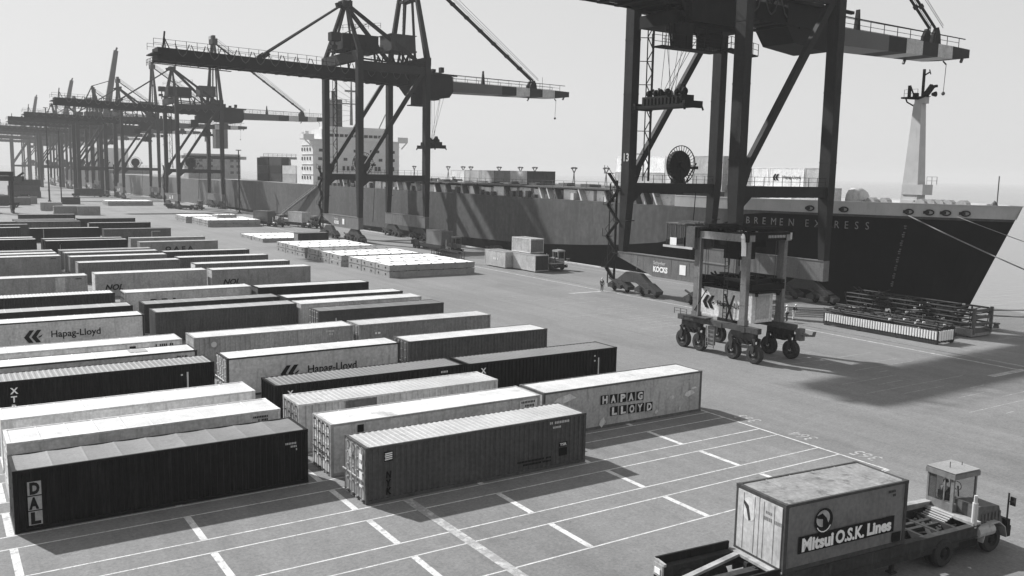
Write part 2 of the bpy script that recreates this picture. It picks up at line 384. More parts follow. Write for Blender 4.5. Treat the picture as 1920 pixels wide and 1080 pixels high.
container(XA + .2, 141.0, .24, .5, 'grey container at the left edge, rearmost of three tight parallel roofs')
container(XA + .2, 163.3, .022, .6, 'black container at the far left edge whose white door strip shows at its right end')
container(XA + .2, 167.5, .022, .75, 'container at the left edge showing only its pale roof behind the black one')
container(XA + .4, 194.1, .06, .55, 'dark grey container at the left edge behind the black row')
container(XA + 2.5, 203.9, .08, .45, 'small dark grey container far back at the left edge with a low pale roof', side='smooth')
container(XA + 1.3, 213.8, .1, .45, 'rearmost grey container at the left edge, next to the wide flat grey roof')
# --- middle column
c = container(XB + .05, 35.42, .085, .72, 'dark grey grooved container with bright ribbed roof, frontmost in the middle on marked ground', roof='corr', fv=.08, doors=2, dv=.3, rodv=.35)
q = MB(); q.box(.86, -.016, 1.85, 1.3, -.008, 2.3); q.build('flag_panel', paint(.02), c)
q = MB()
for i in range(4): q.prism([(.9 + .1 * (i % 2) * .3, 1.9 + i * .09), (1.26, 1.93 + i * .09), (1.26, 1.985 + i * .09), (.9, 1.955 + i * .09)], 'y', -.022, -.017)
q.build('flag_stripe', WHITE, c)
for i, ch in enumerate('NYK'): letter(ch, .3, (.95, -.012, 1.08 - i * .38), c, paint(.008), shear=.1, bold=.04, width=.26)
codes(c, 9.9, 2.28, 12, LGREY, .12, 1, seed=11); codes(c, 10.1, 2.05, 6, LGREY, .1, 1, seed=12)
q = MB(); q.box(10.5, -.016, 1.06, 11.0, -.008, 1.28); q.box(10.5, -.016, .58, 11.0, -.008, .98); q.build('black_panel', paint(.012), c); letter('TSR', .13, (10.54, -.022, 1.1), c, WHITE, bold=.02, width=.42)
codes(c, 8.0, .56, 24, paint(.015), .1, 2, seed=13)
q = MB(); q.box(-.03, .3, 1.5, -.018, .75, 2.35); q.build('door_placard', LGREY, c); q = MB(); q.box(-.03, 1.45, 1.75, -.018, 1.95, 2.05); q.build('door_placard', LGREY, c)
for z, h in ((2.0, .25), (1.6, .2), (1.1, .35), (.75, .1)): q = MB(); q.box(-.104, .22, z, -.094, .52, z + h); q.build('door_label', WHITE, c)
c = container(XB + .1, 39.65, .5, .82, 'off-white container with a rust-stained roof squeezed behind the dark grooved front one', side='smooth', fv=.3, doors=2, dv=.62, rodv=.1)
q = MB(); q.box(1.37, -.016, 2.02, 1.7, -.008, 2.4); q.build('vent', DK, c)
q = MB(); q.box(10.85, -.016, 2.0, 12.0, -.008, 2.42); q.build('code_panel', paint(.6), c); codes(c, 10.95, 2.24, 9, DK, .12, 2, y=-.022, seed=21)
c.children[0].material_slots[1].material = mat('rusty_roof', .5, .7, .2, .6, .8, .2, streak=False, dscale=.55, thr=.56, fine=(9, .1))
c = container(XB + .05, 43.95, .4, .72, 'light grooved container with a darker block on its side and a ribbed pale roof', side='rib', roof='corr', doors=2, dv=.35, rodv=.15)
q = MB(); q.box(2.6, -.012, .2, 4.4, -.004, 2.45); q.box(2.6, .0, 2.581, 2.62, .02, 2.583); q.build('side_patch', paint(.1), c)
c = container(XB + .3, 48.5, .018, .42, 'black container with grooved grey roof and single white X just behind the pale ribbed one', roof='corr'); letter('X', .3, (.75, -.012, 1.92), c, WHITE, bold=.03); letter('T', .3, (.75, -.012, 1.45), c, WHITE, bold=.03); codes(c, 10.6, 2.2, 5, LGREY, .12, 1)
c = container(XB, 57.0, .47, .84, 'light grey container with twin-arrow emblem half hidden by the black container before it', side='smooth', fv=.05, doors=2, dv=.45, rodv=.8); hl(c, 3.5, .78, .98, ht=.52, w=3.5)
c = container(XB - .05, 65.15, .27, .82, 'grey grooved container with a white roof and a small round crest at its left end', side='rib', fv=.25, doors=1, dv=.4)
q = MB(); q.box(1.1, -.016, 1.75, 1.7, -.008, 2.38); q.build('crest_panel', paint(.18), c); q = MB(); q.lathe([(-.02, .001), (-.02, .2), (-.015, .21)], (1.4, 0, 2.0), 'y', 14); q.build('crest', LGREY, c); codes(c, 9.9, 2.2, 6, LGREY, .14, 2)
container(XB, 78.2, .085, .62, 'dark grey container with a light roof edge, middle row right behind the pale crested one', doors=1)
container(XB + .1, 83.2, .05, .5, 'narrow-looking dark container with a stained grey roof in the middle row', side='smooth', doors=1)
c = container(XB, 91.7, .5, .84, 'pale grey container with the tops of three black letters showing above the roof before it', side='smooth', fv=.35, doors=2, dv=.3, rodv=.1); letter('PPL', .7, (2.1, -.012, 1.1), c, paint(.012), shear=.2, bold=.05, width=2.8, space=1.6); codes(c, 11, 2.2, 6, LGREY, .12, 1)
c = container(XB - .1, 108.9, .3, .82, 'grey container with slanted black letters, the left one of the matching pair', side='smooth', doors=1, dv=.6); letter('NOL', .62, (.95, -.012, .72), c, DK, shear=.3, bold=.035, width=1.9)
container(XB - .1, 122.2, .13, .75, 'dark grey container with a bright roof edge, frontmost of a tight bundle of four', doors=1, dv=.25)
container(XB, 130.3, .15, .8, 'grey container with dark code marks, second of a tight bundle of four', side='smooth')
container(XB + .1, 136.4, .18, .72, 'grey container showing only a thin pale roof, third of a tight bundle of four')
container(XB, 140.6, .2, .5, 'grey container with the dullest roof, rearmost of a tight bundle of four')
c = container(XB, 158.9, .02, .6, 'black container with a pale Y-shaped mark near its left end', side='smooth'); q = MB(); q.bar((1.9, -.012, 2.2), (2.1, -.012, 1.9), .1, .006); q.bar((2.3, -.012, 2.2), (2.1, -.012, 1.9), .1, .006); q.box(2.05, -.014, .9, 2.15, -.008, 1.9); q.build('marking', paint(.25), c)
container(XB, 163.1, .06, .5, 'container seen only as a flat pale roof behind the black one with the Y-shaped mark', side='smooth')
c = container(XB + .5, 190.3, .02, .6, 'black container far back with one thin pale stripe, left of the grey lettered one', side='smooth'); q = MB(); q.box(2.3, -.014, .4, 2.45, -.008, 2.4); q.build('marking', paint(.25), c)
container(XB + .1, 212.9, .1, .35, 'grey container far back with a wide dull roof, left of two black ones')
container(XB + .1, 217.5, .1, .35, 'container seen only as a dull grey roof in the far middle of the yard', side='smooth')
container(XB + .2, 222.0, .1, .4, 'container seen only as a pale strip behind the wide dull roofs', side='smooth')
container(18.5, 242.9, .06, .5, 'last long container at the back left of the yard, thin pale roof over dark strip')
# --- right column
c = container(XC + .02, 39.82, .36, .84, 'scuffed light container with two rows of dark letter tiles, at the right end', side='smooth', fv=.1, roof='smooth', doors=1, dirt=.6)
for w_, (lx, lz) in (('HAPAG', (4.08, 1.42)), ('LLOYD', (4.82, .66))):
    for i, ch in enumerate(w_):
        q = MB(); q.box(lx + i * .68, -.016, lz - .02 * i, lx + .56 + i * .68, -.008, lz + .54 - .02 * i); q.build('letter_tile', paint(.015), c)
        letter(ch, .42, (lx + .1 + i * .68, -.02, lz + .06 - .02 * i), c, paint(.6), bold=.05, width=.38)
codes(c, 10.4, 2.2, 9, LGREY, .12, 2, seed=31)
q = MB()
for x0, z0, dx, dz in ((.7, 2.0, 1.6, .35), (9.4, 1.1, .5, .25), (10.7, 1.2, .9, .3), (4.0, .25, .5, .4), (8.3, .4, .3, .2), (10.3, .35, .2, .2), (11.2, 1.55, .6, .1)):
    q.add([(x0, -.009, z0), (x0 + dx * .4, -.009, z0 - dz * .5), (x0 + dx, -.009, z0 + dz * .2), (x0 + dx * .7, -.009, z0 + dz), (x0 + dx * .2, -.009, z0 + dz * .6)], [(0, 1, 2, 3, 4)])
q.build('scuff_patch', paint(.55), c)
c = container(XC + .2, 48.4, .018, .45, 'black container with a thin white stripe at its right end, overlooking the scuffed tiled one', roof='corr'); letter('X', .34, (.95, -.012, 1.88), c, WHITE, bold=.03)
q = MB(); q.box(10.5, -.014, .7, 10.6, -.008, 2.0); q.box(10.15, -.014, 2.1, 10.27, -.008, 2.2); q.box(10.15, -.014, 1.75, 10.27, -.008, 1.85); q.build('marking', LGREY, c)
container(XC + .2, 56.95, .1, .82, 'dark grey container with bright worn door bars behind the black striped one at right', doors=2, dv=.12, rodv=.4)
c = container(XC - .1, 65.0, .22, .76, 'mid grey grooved container with small pale marking, behind the dark one with worn door bars', side='rib', roof='smooth', doors=2, dv=.25, rodv=.5); q = MB(); q.box(1.4, -.014, 1.75, 1.55, -.008, 1.9); q.box(1.65, -.014, 1.75, 1.85, -.008, 1.9); q.build('marking', WHITE, c)
c = container(XC - .35, 72.9, .07, .4, 'dark container with a grey roof and pale door bars in the right row', side='smooth', doors=2, dv=.1, rodv=.6); q = MB(); q.box(1.5, -.014, 1.0, 1.6, -.008, 1.9); q.build('marking', LGREY, c)
container(XC - .25, 77.6, .5, .84, 'white container mostly hidden behind the dark one with pale door bars', side='smooth', doors=1, fv=.4)
container(XC - .15, 81.9, .06, .84, 'dark container with a brilliant white roof in the right row', side='smooth', doors=1)
container(XC - .2, 90.2, .03, .78, 'near-black container with a light roof in front of the lettered grey pair', side='smooth', doors=1, dv=.1)
c = container(XC - .1, 108.2, .22, .84, 'grey container with slanted black letters, the right one of the matching pair', side='smooth', doors=1, dv=.5); letter('NOL', .62, (1.25, -.012, .78), c, DK, shear=.3, bold=.035, width=2.0)
container(XC - .2, 115.6, .12, .8, 'dark grooved container with pale door frame just behind the right lettered grey one', doors=1, dv=.6)
container(XC - .2, 124.6, .12, .8, 'dark grooved container whose plain dark end shows beside the tight bundle')
container(XC - .1, 133.7, .08, .7, 'dark container with a light roof edge, longest strip in front of the dark-lettered one')
c = container(XC + .2, 152.1, .2, .6, 'grey container with the tops of four widely spaced black letters', side='smooth', doors=1); letter('OAEA', .6, (3.8, -.012, 1.15), c, paint(.012), bold=.05, width=4.4, space=1.8)
container(XC + .4, 161.0, .22, .6, 'light grey container just behind the one with four spaced letters', side='smooth', doors=1, dv=.35)
c = container(XC, 185.3, .1, .3, 'dark grey container with a pale boxed panel near its right end', side='smooth'); q = MB(); q.box(8.5, -.014, .5, 8.7, -.008, 2.1); q.box(8.5, -.014, 1.95, 10.2, -.008, 2.1); q.build('marking', paint(.35), c); codes(c, 4.0, .6, 6, DK, .5, 1, seed=44)
container(XC + .3, 205.7, .022, .5, 'black container with a pale left door edge, far right of the back rows', doors=1, dv=.3)
container(XC + .4, 223.2, .04, .5, 'dark thin-looking container, last long one at the right of the back rows')
GS = 'short containers standing beyond the rows'
c = container(31.2, 290.5, .2, .55, 'short grey container with white door bars, left one of the short pair beyond the rows', L=6.06, doors=2, dv=.1, rodv=.8, group=GS)
container(37.1, 288.2, .22, .35, 'short grey container with faint markings, right one of the short pair beyond the rows', L=6.06, group=GS)
container(30.5, 318, .3, .6, 'pale flat-topped short container behind the short pair', L=6.06, group=GS)
container(42.4, 368.5, .05, .3, 'dark short container standing alone beyond the short pair', L=6.06, group=GS)
for i, (x, y, z, v, lb) in enumerate([(30, 440, 0, .08, 'grey container at the foot of the distant stack on the left'), (30, 440, 2.6, .06, 'grey container in the middle of the distant stack on the left'), (30.4, 440, 5.2, .04, 'dark container topmost of the distant stack on the left'), (37, 446, 0, .05, 'dark container right of the distant stack on the left'), (25.5, 362, 0, .15, 'grey container with pale roof by the lamp pole on the far left'), (28.5, 372, 0, .2, 'light container partly hidden between the distant trailers')]):
    container(x, y, v, .3 if z < 5 else .1, lb, z=z, L=12.19 if i < 3 else 6.06, group='containers far off on the left')

# ------------------------------------------------------------------ ship-to-shore gantry cranes
def railing(b, pts, h=1.1, step=2.4, r=.035, mids=1, m=0):
    for a, c in zip(pts, pts[1:]):
        a = Vector(a); c = Vector(c); L = (c - a).length; n = max(1, round(L / step))
        for i in range(n + 1):
            p = a + (c - a) * i / n; b.bar(p, p + Vector((0, 0, h)), r * 2, m=m)
        for j in range(mids + 1):
            d = Vector((0, 0, h * (j + 1) / (mids + 1))); b.bar(a + d, c + d, r * 1.6, m=m)
    return b
YL = 8.97
def make_crane(det=True):
    t = thing('gantry_crane', (0, 0, 0), 'x', 'crane')
    # legs
    for x in (0, 15):
        for s in (-1, 1):
            b = MB(); x1 = x + 1.15; yo = s * (YL + .75); yi = s * (YL - .75); yb = s * (YL - .1)
            ys = sorted
            def sec(z, a, c, x1_): 
                a, c = min(a, c), max(a, c); return [(x, a, z), (x1_, a, z), (x1_, c, z), (x, c, z)]
            b.hexa(sec(13.7, yo, yi, x1) + sec(36.2, yo, yi, x1))
            b.hexa(sec(5.1, yo, yb, x + .95) + sec(13.72, yo, yi, x1 + .002))
            for z in (9, 16.5, 24.5, 31): b.box(x - .03, min(yo, yi) - .03, z, x1 + .03, max(yo, yi) + .03, z + .12)
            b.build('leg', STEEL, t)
    for s in (-1, 1):
        b = MB(); b.box(1.16, s * YL - .5, 12.5, 14.99, s * YL + .5, 13.75)
        b.hexa([(1.16, s * YL - .4, 11.4), (1.3, s * YL - .4, 11.4), (1.3, s * YL + .4, 11.4), (1.16, s * YL + .4, 11.4), (1.16, s * YL - .4, 12.5), (2.6, s * YL - .4, 12.5), (2.6, s * YL + .4, 12.5), (1.16, s * YL + .4, 12.5)])
        for i in range(9): b.box(2.2 + i * 1.5, s * YL - .53, 12.48, 2.3 + i * 1.5, s * YL + .53, 12.52)
        o = b.build('portal_beam', STEEL, t)
        b = MB(); railing(b, [(1.4, s * YL - .45, 13.75), (14.8, s * YL - .45, 13.75)], 1.0, 1.5, .025); b.build('railing', STEELD, o)
        b = MB(); b.bar((1.0, s * YL, 14.3), (14.9, s * YL, 35.2), .62, .8); b.bar((1.1, s * YL, 13.7), (1.9, s * YL, 15.8), .66, 1.2); b.build('brace', STEEL, t)
        b = MB(); b.box(1.16, s * YL - .35, 34.3, 14.99, s * YL + .35, 35.9); b.build('upper_beam', STEEL, t)
    # sills with bogies
    for x in (0, 15):
        b = MB()
        poly = [(-9.75, 2.7), (3.0, 2.7), (9.75, 4.5), (9.75, 5.12), (-9.75, 5.12)] if x == 0 else [(-9.75, 2.7), (9.75, 2.7), (9.75, 5.12), (-9.75, 5.12)]
        b.prism(poly, 'x', x - .05, x + 1.0)
        if x == 0:
            b.bar((-.09, 9.7, 4.6), (-.09, 3.0, 2.76), .06, .16); b.bar((-.09, 3.0, 2.76), (-.09, -9.75, 2.76), .06, .16)
        b.bar((x - .09, 9.7, 5.12), (x - .09, -9.75, 5.12), .06, .1)
        for y in (-6, -3, 0, 3, 6): b.box(x - .07, y - .05, 3.2, x - .05, y + .05, 5.0)
        s_ = b.build('sill_beam', paint(.12), t)
        if x == 0 and det:
            letter('KOCKS', .62, (-.07, 3.05, 3.3), s_, WHITE, rot=(math.pi / 2, 0, -math.pi / 2), bold=.05, width=2.5)
            letter('Schygler', .42, (-.07, 3.05, 4.15), s_, LGREY, rot=(math.pi / 2, 0, -math.pi / 2), bold=.02, width=2.1)
            q = MB(); q.box(-.1, -2.5, 3.35, -.072, -1.5, 4.5); q.build('notice_board', WHITE, s_)
        for s in (-1, 1):
            b = MB(); y = s * 6.9
            b.prism([(y - 1.3, 2.72), (y + 1.3, 2.72), (y + 3.2, 1.5), (y + 3.0, 1.1), (y + .6, 1.5), (y - .6, 1.5), (y - 3.0, 1.1), (y - 3.2, 1.5)], 'x', x + .1, x + .8)
            g_ = b.build('equalizer', paint(.07), t)
            for dy in (-2.6, 2.6):
                b = MB(); b.prism([(y + dy - .5, 1.65), (y + dy + .5, 1.65), (y + dy + 2.0, .85), (y + dy + 1.9, .42), (y + dy + .4, .7), (y + dy - .4, .7), (y + dy - 1.9, .42), (y + dy - 2.0, .85)], 'x', x - .14, x + 1.05)
                b.lathe([(-.3, .01), (-.3, .32), (.0, .4), (0, .01)], (x - .14, y + dy + .9, .8), 'x', 10); b.box(x - .5, y + dy - 1.0, .5, x - .13, y + dy - .3, 1.0); b.bar((x - .3, y + dy - .4, 1.0), (x - .2, y + dy + 1.6, 1.7), .18)
                b.build('bogie', paint(.07), g_)
            for dy in (-4.0, -1.5, 1.5, 4.0):
                b = MB(); b.lathe([(-.1, .05), (-.1, .36), (-.02, .44), (.1, .44), (.18, .36), (.18, .05)], (x + .55, y + dy, .46), 'x', 14); b.build('wheel', STEELD, g_)
            if det and s == -1:
                b = MB(); b.box(x - .2, -10.9, .35, x + 1, -10.7, 1.3); b.bar((x + .4, -10.7, .6), (x + .4, -10.2, .9), .3); b.build('buffer', STEELD, t)
    # top cross girders, A frames
    for x in (0, 15):
        b = MB(); b.box(x - .05, -9.72, 36.2, x + 1.2, 9.72, 37.9 if x else 38.2); b.build('cross_girder', STEEL, t)
    b = MB()
    for s in (-1, 1):
        b.bar((.6, s * 9.0, 38.0), (1.3, s * .5, 48.4), .75, .8, w2=.5, h2=.6)
        b.bar((.6, s * 5.5, 38.0), (1.5, s * .3, 47.8), .35, .4)
        b.bar((1.6, s * .5, 48.2), (14.6, s * 6.0, 37.6), .55, .75, w2=.6, h2=.8)
    b.box(.4, -1.4, 47.6, 2.4, 1.4, 48.9); b.bar((2.6, 0, 48.9), (-.6, 0, 47.9), .8, .8)
    b.build('back_frame', STEEL, t)
    b = MB()
    for s in (-1, 1):
        b.bar((15.6, s * 9.1, 37.6), (15.6, s * 1.5, 58.3), 1.0, 1.0, w2=.6, h2=.7, up=(1, 0, 0))
        b.bar((15.9, s * 3.0, 37.6), (15.8, s * .8, 58.0), .4, .45)
    b.box(14.7, -2.2, 50.2, 16.5, 2.2, 50.7); b.box(14.8, -2.4, 57.8, 16.6, 2.4, 59.6); b.box(15.2, -1.2, 59.6, 16.2, 1.2, 60.8)
    railing(b, [(14.8, -2.4, 59.6), (14.8, 2.4, 59.6)], 1, 1.2)
    b.tube((14.4, .2, 37.6), (14.9, .2, 57.8), .14, 6)
    for i in range(22): b.bar((14.38 + .022 * i, -.1, 38.2 + i * .88), (14.38 + .022 * i, .6, 38.2 + i * .88), .06)
    b.build('mast_tower', STEEL, t)
    b = MB()
    for s in (-1.6, 1.6): b.tube((1.0, s * .4, 48.3), (-16, s, 36.6), .2, 6); b.bar((-16.4, s, 36.1), (-15.2, s, 37.0), .5, .9)
    b.build('stay', STEEL, t)
    b = MB()
    for s in (-.42, .42):
        b.tube((15.8, s, 58.6), (48, s, 36.2), .2, 6)
        for k in range(2): b.tube((15.8, s * 2.2, 59.6 + k * .9), (49.2, s * 2.2, 36.2 + k * .35), .045, 4)
        for i in range(1, 9):
            a = i / 9; p = Vector((15.8, s, 58.6)).lerp(Vector((48, s, 36.2)), a); b.bar(p + Vector((-.25, 0, .17)), p + Vector((.25, 0, -.17)), .47)
    b.prism([(46.8, 33.6), (49.0, 33.6), (48.7, 35.2), (48.2, 36.2), (47.7, 36.1), (47.0, 35.0)], 'y', -.95, -.5); b.prism([(46.8, 33.6), (49.0, 33.6), (48.7, 35.2), (48.2, 36.2), (47.7, 36.1), (47.0, 35.0)], 'y', .5, .95)
    b.build('stay', STEELD, t)
    # boom: landward girder (dark) and seaward flap (grey with warning bands)
    b = MB(); hw = 2.35
    b.hexa([(-36, -hw, 34.1), (19, -hw, 33.0), (19, hw, 33.0), (-36, hw, 34.1), (-36, -hw, 36.2), (19, -hw, 34.9), (19, hw, 34.9), (-36, hw, 36.2)])
    for i in range(22):
        x = -34.5 + i * 2.45; z = 36.2 - (x + 36) * 1.3 / 55; b.box(x, -hw - .04, z - 2, x + .12, -hw, z - .05); b.box(x - .3, -hw - .5, z - 2.35, x + .3, hw + .1, z - 2.1)
    b.bar((-36, -hw - .3, 34.0), (19, -hw - .3, 32.9), .3, .25); b.bar((-36, hw + .3, 34.0), (19, hw + .3, 32.9), .3, .25)
    b.box(-36.9, -hw - .9, 35.0, -35.6, hw + .9, 35.2)
    gb = b.build('girder', STEELD, t)
    b = MB(); railing(b, [(-36.8, -hw - .6, 36.1), (-8, -hw - .6, 35.5), (-2, -hw - .6, 35.3)], 1.5, 1.9, .04)
    railing(b, [(-36.8, hw + .3, 36.1), (-8, hw + .3, 35.5)], 1.2, 2.6, .035)
    railing(b, [(-36.9, -hw - .9, 33.2), (-36.9, hw + .9, 33.2)], 1.1, 1.2, .04); b.bar((-37, -hw - .7, 33.15), (-23, -hw - .7, 32.7), .7, .1); railing(b, [(-37, -hw - 1, 33.1), (-24, -hw - 1, 32.8)], .6, 1.6, .03)
    for x in (-33, -29, -25): b.bar((x, -hw - .5, 32.9), (x, -hw - .5, 34.3), .18)
    b.bar((-34.6, 0, 36.1), (-34.2, 0, 39.4), .28); b.bar((-34.2, -.4, 36.1), (-34.3, -.2, 38.4), .15); b.bar((-33.2, .4, 36.1), (-34.2, .2, 38.2), .15)
    b.build('railing', STEELD, gb)
    b = MB(); x = -33.0
    while x < 17:
        z = 36.2 - (x + 36) * 1.3 / 55
        b.path([(x, -hw - .25, z + .9), (x + .75, -hw - .25, z - .9), (x + 1.3, -hw - .25, z - 1.35), (x + 1.9, -hw - .25, z - .8), (x + 2.55, -hw - .25, z + .9)], .09, 5)
        x += 2.9
    b.build('festoon_cable', CABLE, gb)
    b = MB(); zz = lambda x, a, c: a + (c - a) * (x - 20) / 39
    def seg(x0, x1, m, tip=False):
        lo = lambda x: zz(x, 31.9, 32.5); hi = lambda x: zz(x, 34.3, 34.1)
        b.hexa([(x0, -hw, lo(x0)), (x1, -hw, lo(x1) + (.35 if tip else 0)), (x1, hw, lo(x1) + (.35 if tip else 0)), (x0, hw, lo(x0)), (x0, -hw, hi(x0)), (x1, -hw, hi(x1) - (.1 if tip else 0)), (x1, hw, hi(x1) - (.1 if tip else 0)), (x0, hw, hi(x0))], m)
    seg(19.4, 38.3, 0); seg(38.3, 42.2, 1); seg(42.2, 45.9, 2); seg(45.9, 49.5, 1); seg(49.5, 53.0, 2); seg(53.0, 57.2, 1, True)
    fb = b.build('boom', [BOOMG, STEEL, paint(.42)], t)
    b = MB(); railing(b, [(20, -hw + .1, 34.3), (54.5, -hw + .1, 34.1)], 1.25, 2.9, .035); railing(b, [(20, hw - .1, 34.3), (55.5, hw - .1, 34.1)], 1.25, 2.9, .035)
    b.bar((20, -hw + .1, 35.75), (56, -hw + .1, 35.35), .12)
    b.prism([(34.2, 34.2), (35.0, 34.2), (34.65, 37.4), (34.55, 37.4)], 'y', -.3, .3); b.bar((51, 0, 34.2), (51, 0, 37.2), .06)
    b.build('railing', STEELD, fb)
    b = MB(); b.tube((54.6, 0, 32.4), (54.8, -.4, 31.9), .12); b.tube((54.8, -.4, 31.9), (54.6, -.4, 28.0), .045, 5); b.lathe([(-.3, .02), (-.2, .2), (0, .28), (.2, .2), (.3, .02)], (54.6, -.4, 27.8), 'z', 8)
    b.bar((48.6, hw - .3, 32.4), (48.2, hw - .3, 31.7), .3); b.bar((55.8, -hw + .2, 32.7), (55.5, -hw + .2, 32.1), .3)
    b.build('hook', CABLE, fb)
    # hinge housing and machinery houses
    b = MB(); b.prism([(14.6, 32.6), (16.0, 30.9), (21.8, 30.3), (24.5, 30.7), (25.4, 32.0), (25.3, 35.2), (22, 35.9), (14.6, 35.9)], 'y', -2.7, 2.2)
    for s in (-3.2, 3.2): b.bar((9, s, 35.8), (26, s, 35.4), .5, .35)
    for i in range(6): b.box(12 + i * 2, -3.2, 35.9, 12.8 + i * 2, -2.2, 36.5 + .5 * (i % 2))
    b.build('hinge_housing', STEELD, t)
    b = MB(); b.box(-1.0, -4.4, 38.9, 6.8, 1.6, 41.9); b.box(-1.5, -5.2, 38.6, 7.4, 2.2, 38.85); railing(b, [(-1.5, -5.2, 38.85), (7.4, -5.2, 38.85)], 1.2, 1.2); b.box(1, -4.46, 39.2, 1.1, -4.4, 41.6); b.box(4, -4.46, 39.2, 4.1, -4.4, 41.6)
    for x in (0, 3, 6): b.bar((x, -4, 38.7), (x + .8, -3.2, 35), .35)
    railing(b, [(-3, -6, 41.9), (7, -5, 43.5)], 1, 1.5)
    b.build('machinery_house', STEELD, t)
    b = MB(); b.box(9.6, -4.6, 39.6, 15.0, 1.0, 42.6); b.box(9.3, -4.9, 42.6, 15.3, 1.3, 42.75); b.box(9.3, -5, 39.3, 15.3, 1.3, 39.58)
    for x in (10, 12.4, 14.6): b.bar((x, -3, 39.3), (x + (12.4 - x) * .5, -1, 35.5), .4)
    for i in range(5): b.box(10.4 + i, -4.63, 39.9, 10.46 + i, -4.6, 42.4)
    b.build('machinery_house', paint(.055), t)
    b = MB(); b.box(-4.6, -7.4, 39.8, -2.6, -5.6, 41.4); b.box(-4.5, -7.2, 38.2, -3.3, -5.8, 38.9); b.bar((-3.6, -6.5, 37.2), (-3.6, -6.5, 39.9), .3); b.bar((-3.6, -6.5, 38), (0, -6.5, 37.6), .3); b.bar((-2.6, -6.6, 41), (4, -5, 44), .12); b.build('floodlight_box', STEEL, t)
    b = MB()
    for i in range(12):
        x = 7.5 + random.random() * 7; y = random.uniform(-6, 0); b.bar((x, y, 36), (x + random.uniform(-2, 2), y + random.uniform(-1, 1), 38.6), .22)
    b.bar((1, -5, 37.2), (15, -5, 36.6), .3); b.bar((1, -6.5, 36.4), (15, -6.5, 36.2), .3); railing(b, [(1.3, -9.2, 35.9), (14.9, -9.2, 35.9)], 1.1, 1.7)
    b.build('walkway', STEELD, t)
    # lift shaft lattice and the zigzag stair outside the landward leg
    b = MB()
    for (x, y) in ((1.5, 7.3), (2.4, 7.3)): b.bar((x, y, 14), (x, y, 34.2), .2 if x > 2 else .1)
    for i in range(7):
        z = 14.5 + i * 2.8; b.bar((1.5, 7.3, z), (2.4, 7.3, z + 1.4), .09); b.bar((2.4, 7.3, z + 1.4), (1.5, 7.3, z + 2.8), .09); b.bar((1.15, 8.2, z), (2.4, 7.3, z), .09)
    b.build('lift_shaft', STEELD, t)
    b = MB(); z = .9; k = 0
    while z < 13:
        y0, y1 = (10.1, 12.2) if k % 2 == 0 else (12.2, 10.1)
        b.bar((.1, y0, z), (.1, y1, z + 2.0), .5, .1); b.bar((-.2, y0, z + .9), (-.2, y1, z + 2.9), .05); b.box(-.3, min(y1, y1 + .1) - .5, z + 1.95, .6, y1 + .5, z + 2.03); b.bar((-.3, y1 + .4, z + 2), (-.3, y1 + .4, z + 3), .05)
        z += 2.0; k += 1
    b.bar((.5, 12.3, .8), (.5, 12.3, 13.6), .12); b.bar((.5, 11.0, 1), (.5, 11, 14), .22)
    b.build('stair', STEEL, t)
    # cable reel on the far portal beam
    rx, rz = 9.0, 16.1
    b = MB(); b.lathe([(-.35, .05), (-.35, 1.8), (-.25, 1.85), (.25, 1.85), (.35, 1.8), (.35, .05)], (rx, YL, rz), 'y', 28)
    for i in range(32):
        a = 2 * math.pi * i / 32; c_, s_ = math.cos(a), math.sin(a); b.bar((rx + 1.8 * c_, YL - .4, rz + 1.8 * s_), (rx + 2.45 * c_, YL - .4, rz + 2.45 * s_), .06)
    b.lathe([(-.46, 2.42), (-.46, 2.52), (-.36, 2.52), (-.36, 2.42), (-.46, 2.42)], (rx, YL, rz), 'y', 36)
    for i in range(8):
        a = math.pi * i / 4; b.bar((rx, YL - .42, rz), (rx + 1.9 * math.cos(a), YL - .42, rz + 1.9 * math.sin(a)), .12)
    b.lathe([(-.8, .02), (-.8, .45), (-.4, .5)], (rx, YL, rz), 'y', 12)
    b.box(rx - .9, YL - .3, 13.76, rx + .9, YL + .45, 14.4); b.bar((rx + 1.2, YL - .1, 13.8), (rx + 3, YL - .1, 16.4), .14); b.tube((rx + 3, YL - .3, 13.75), (rx + 2.4, YL - .3, 3.0), .06); b.box(rx + 2.2, YL - .4, 15.6, rx + 3.1, YL + .2, 16.0)
    b.build('cable_reel', STEELD, t)
    return t
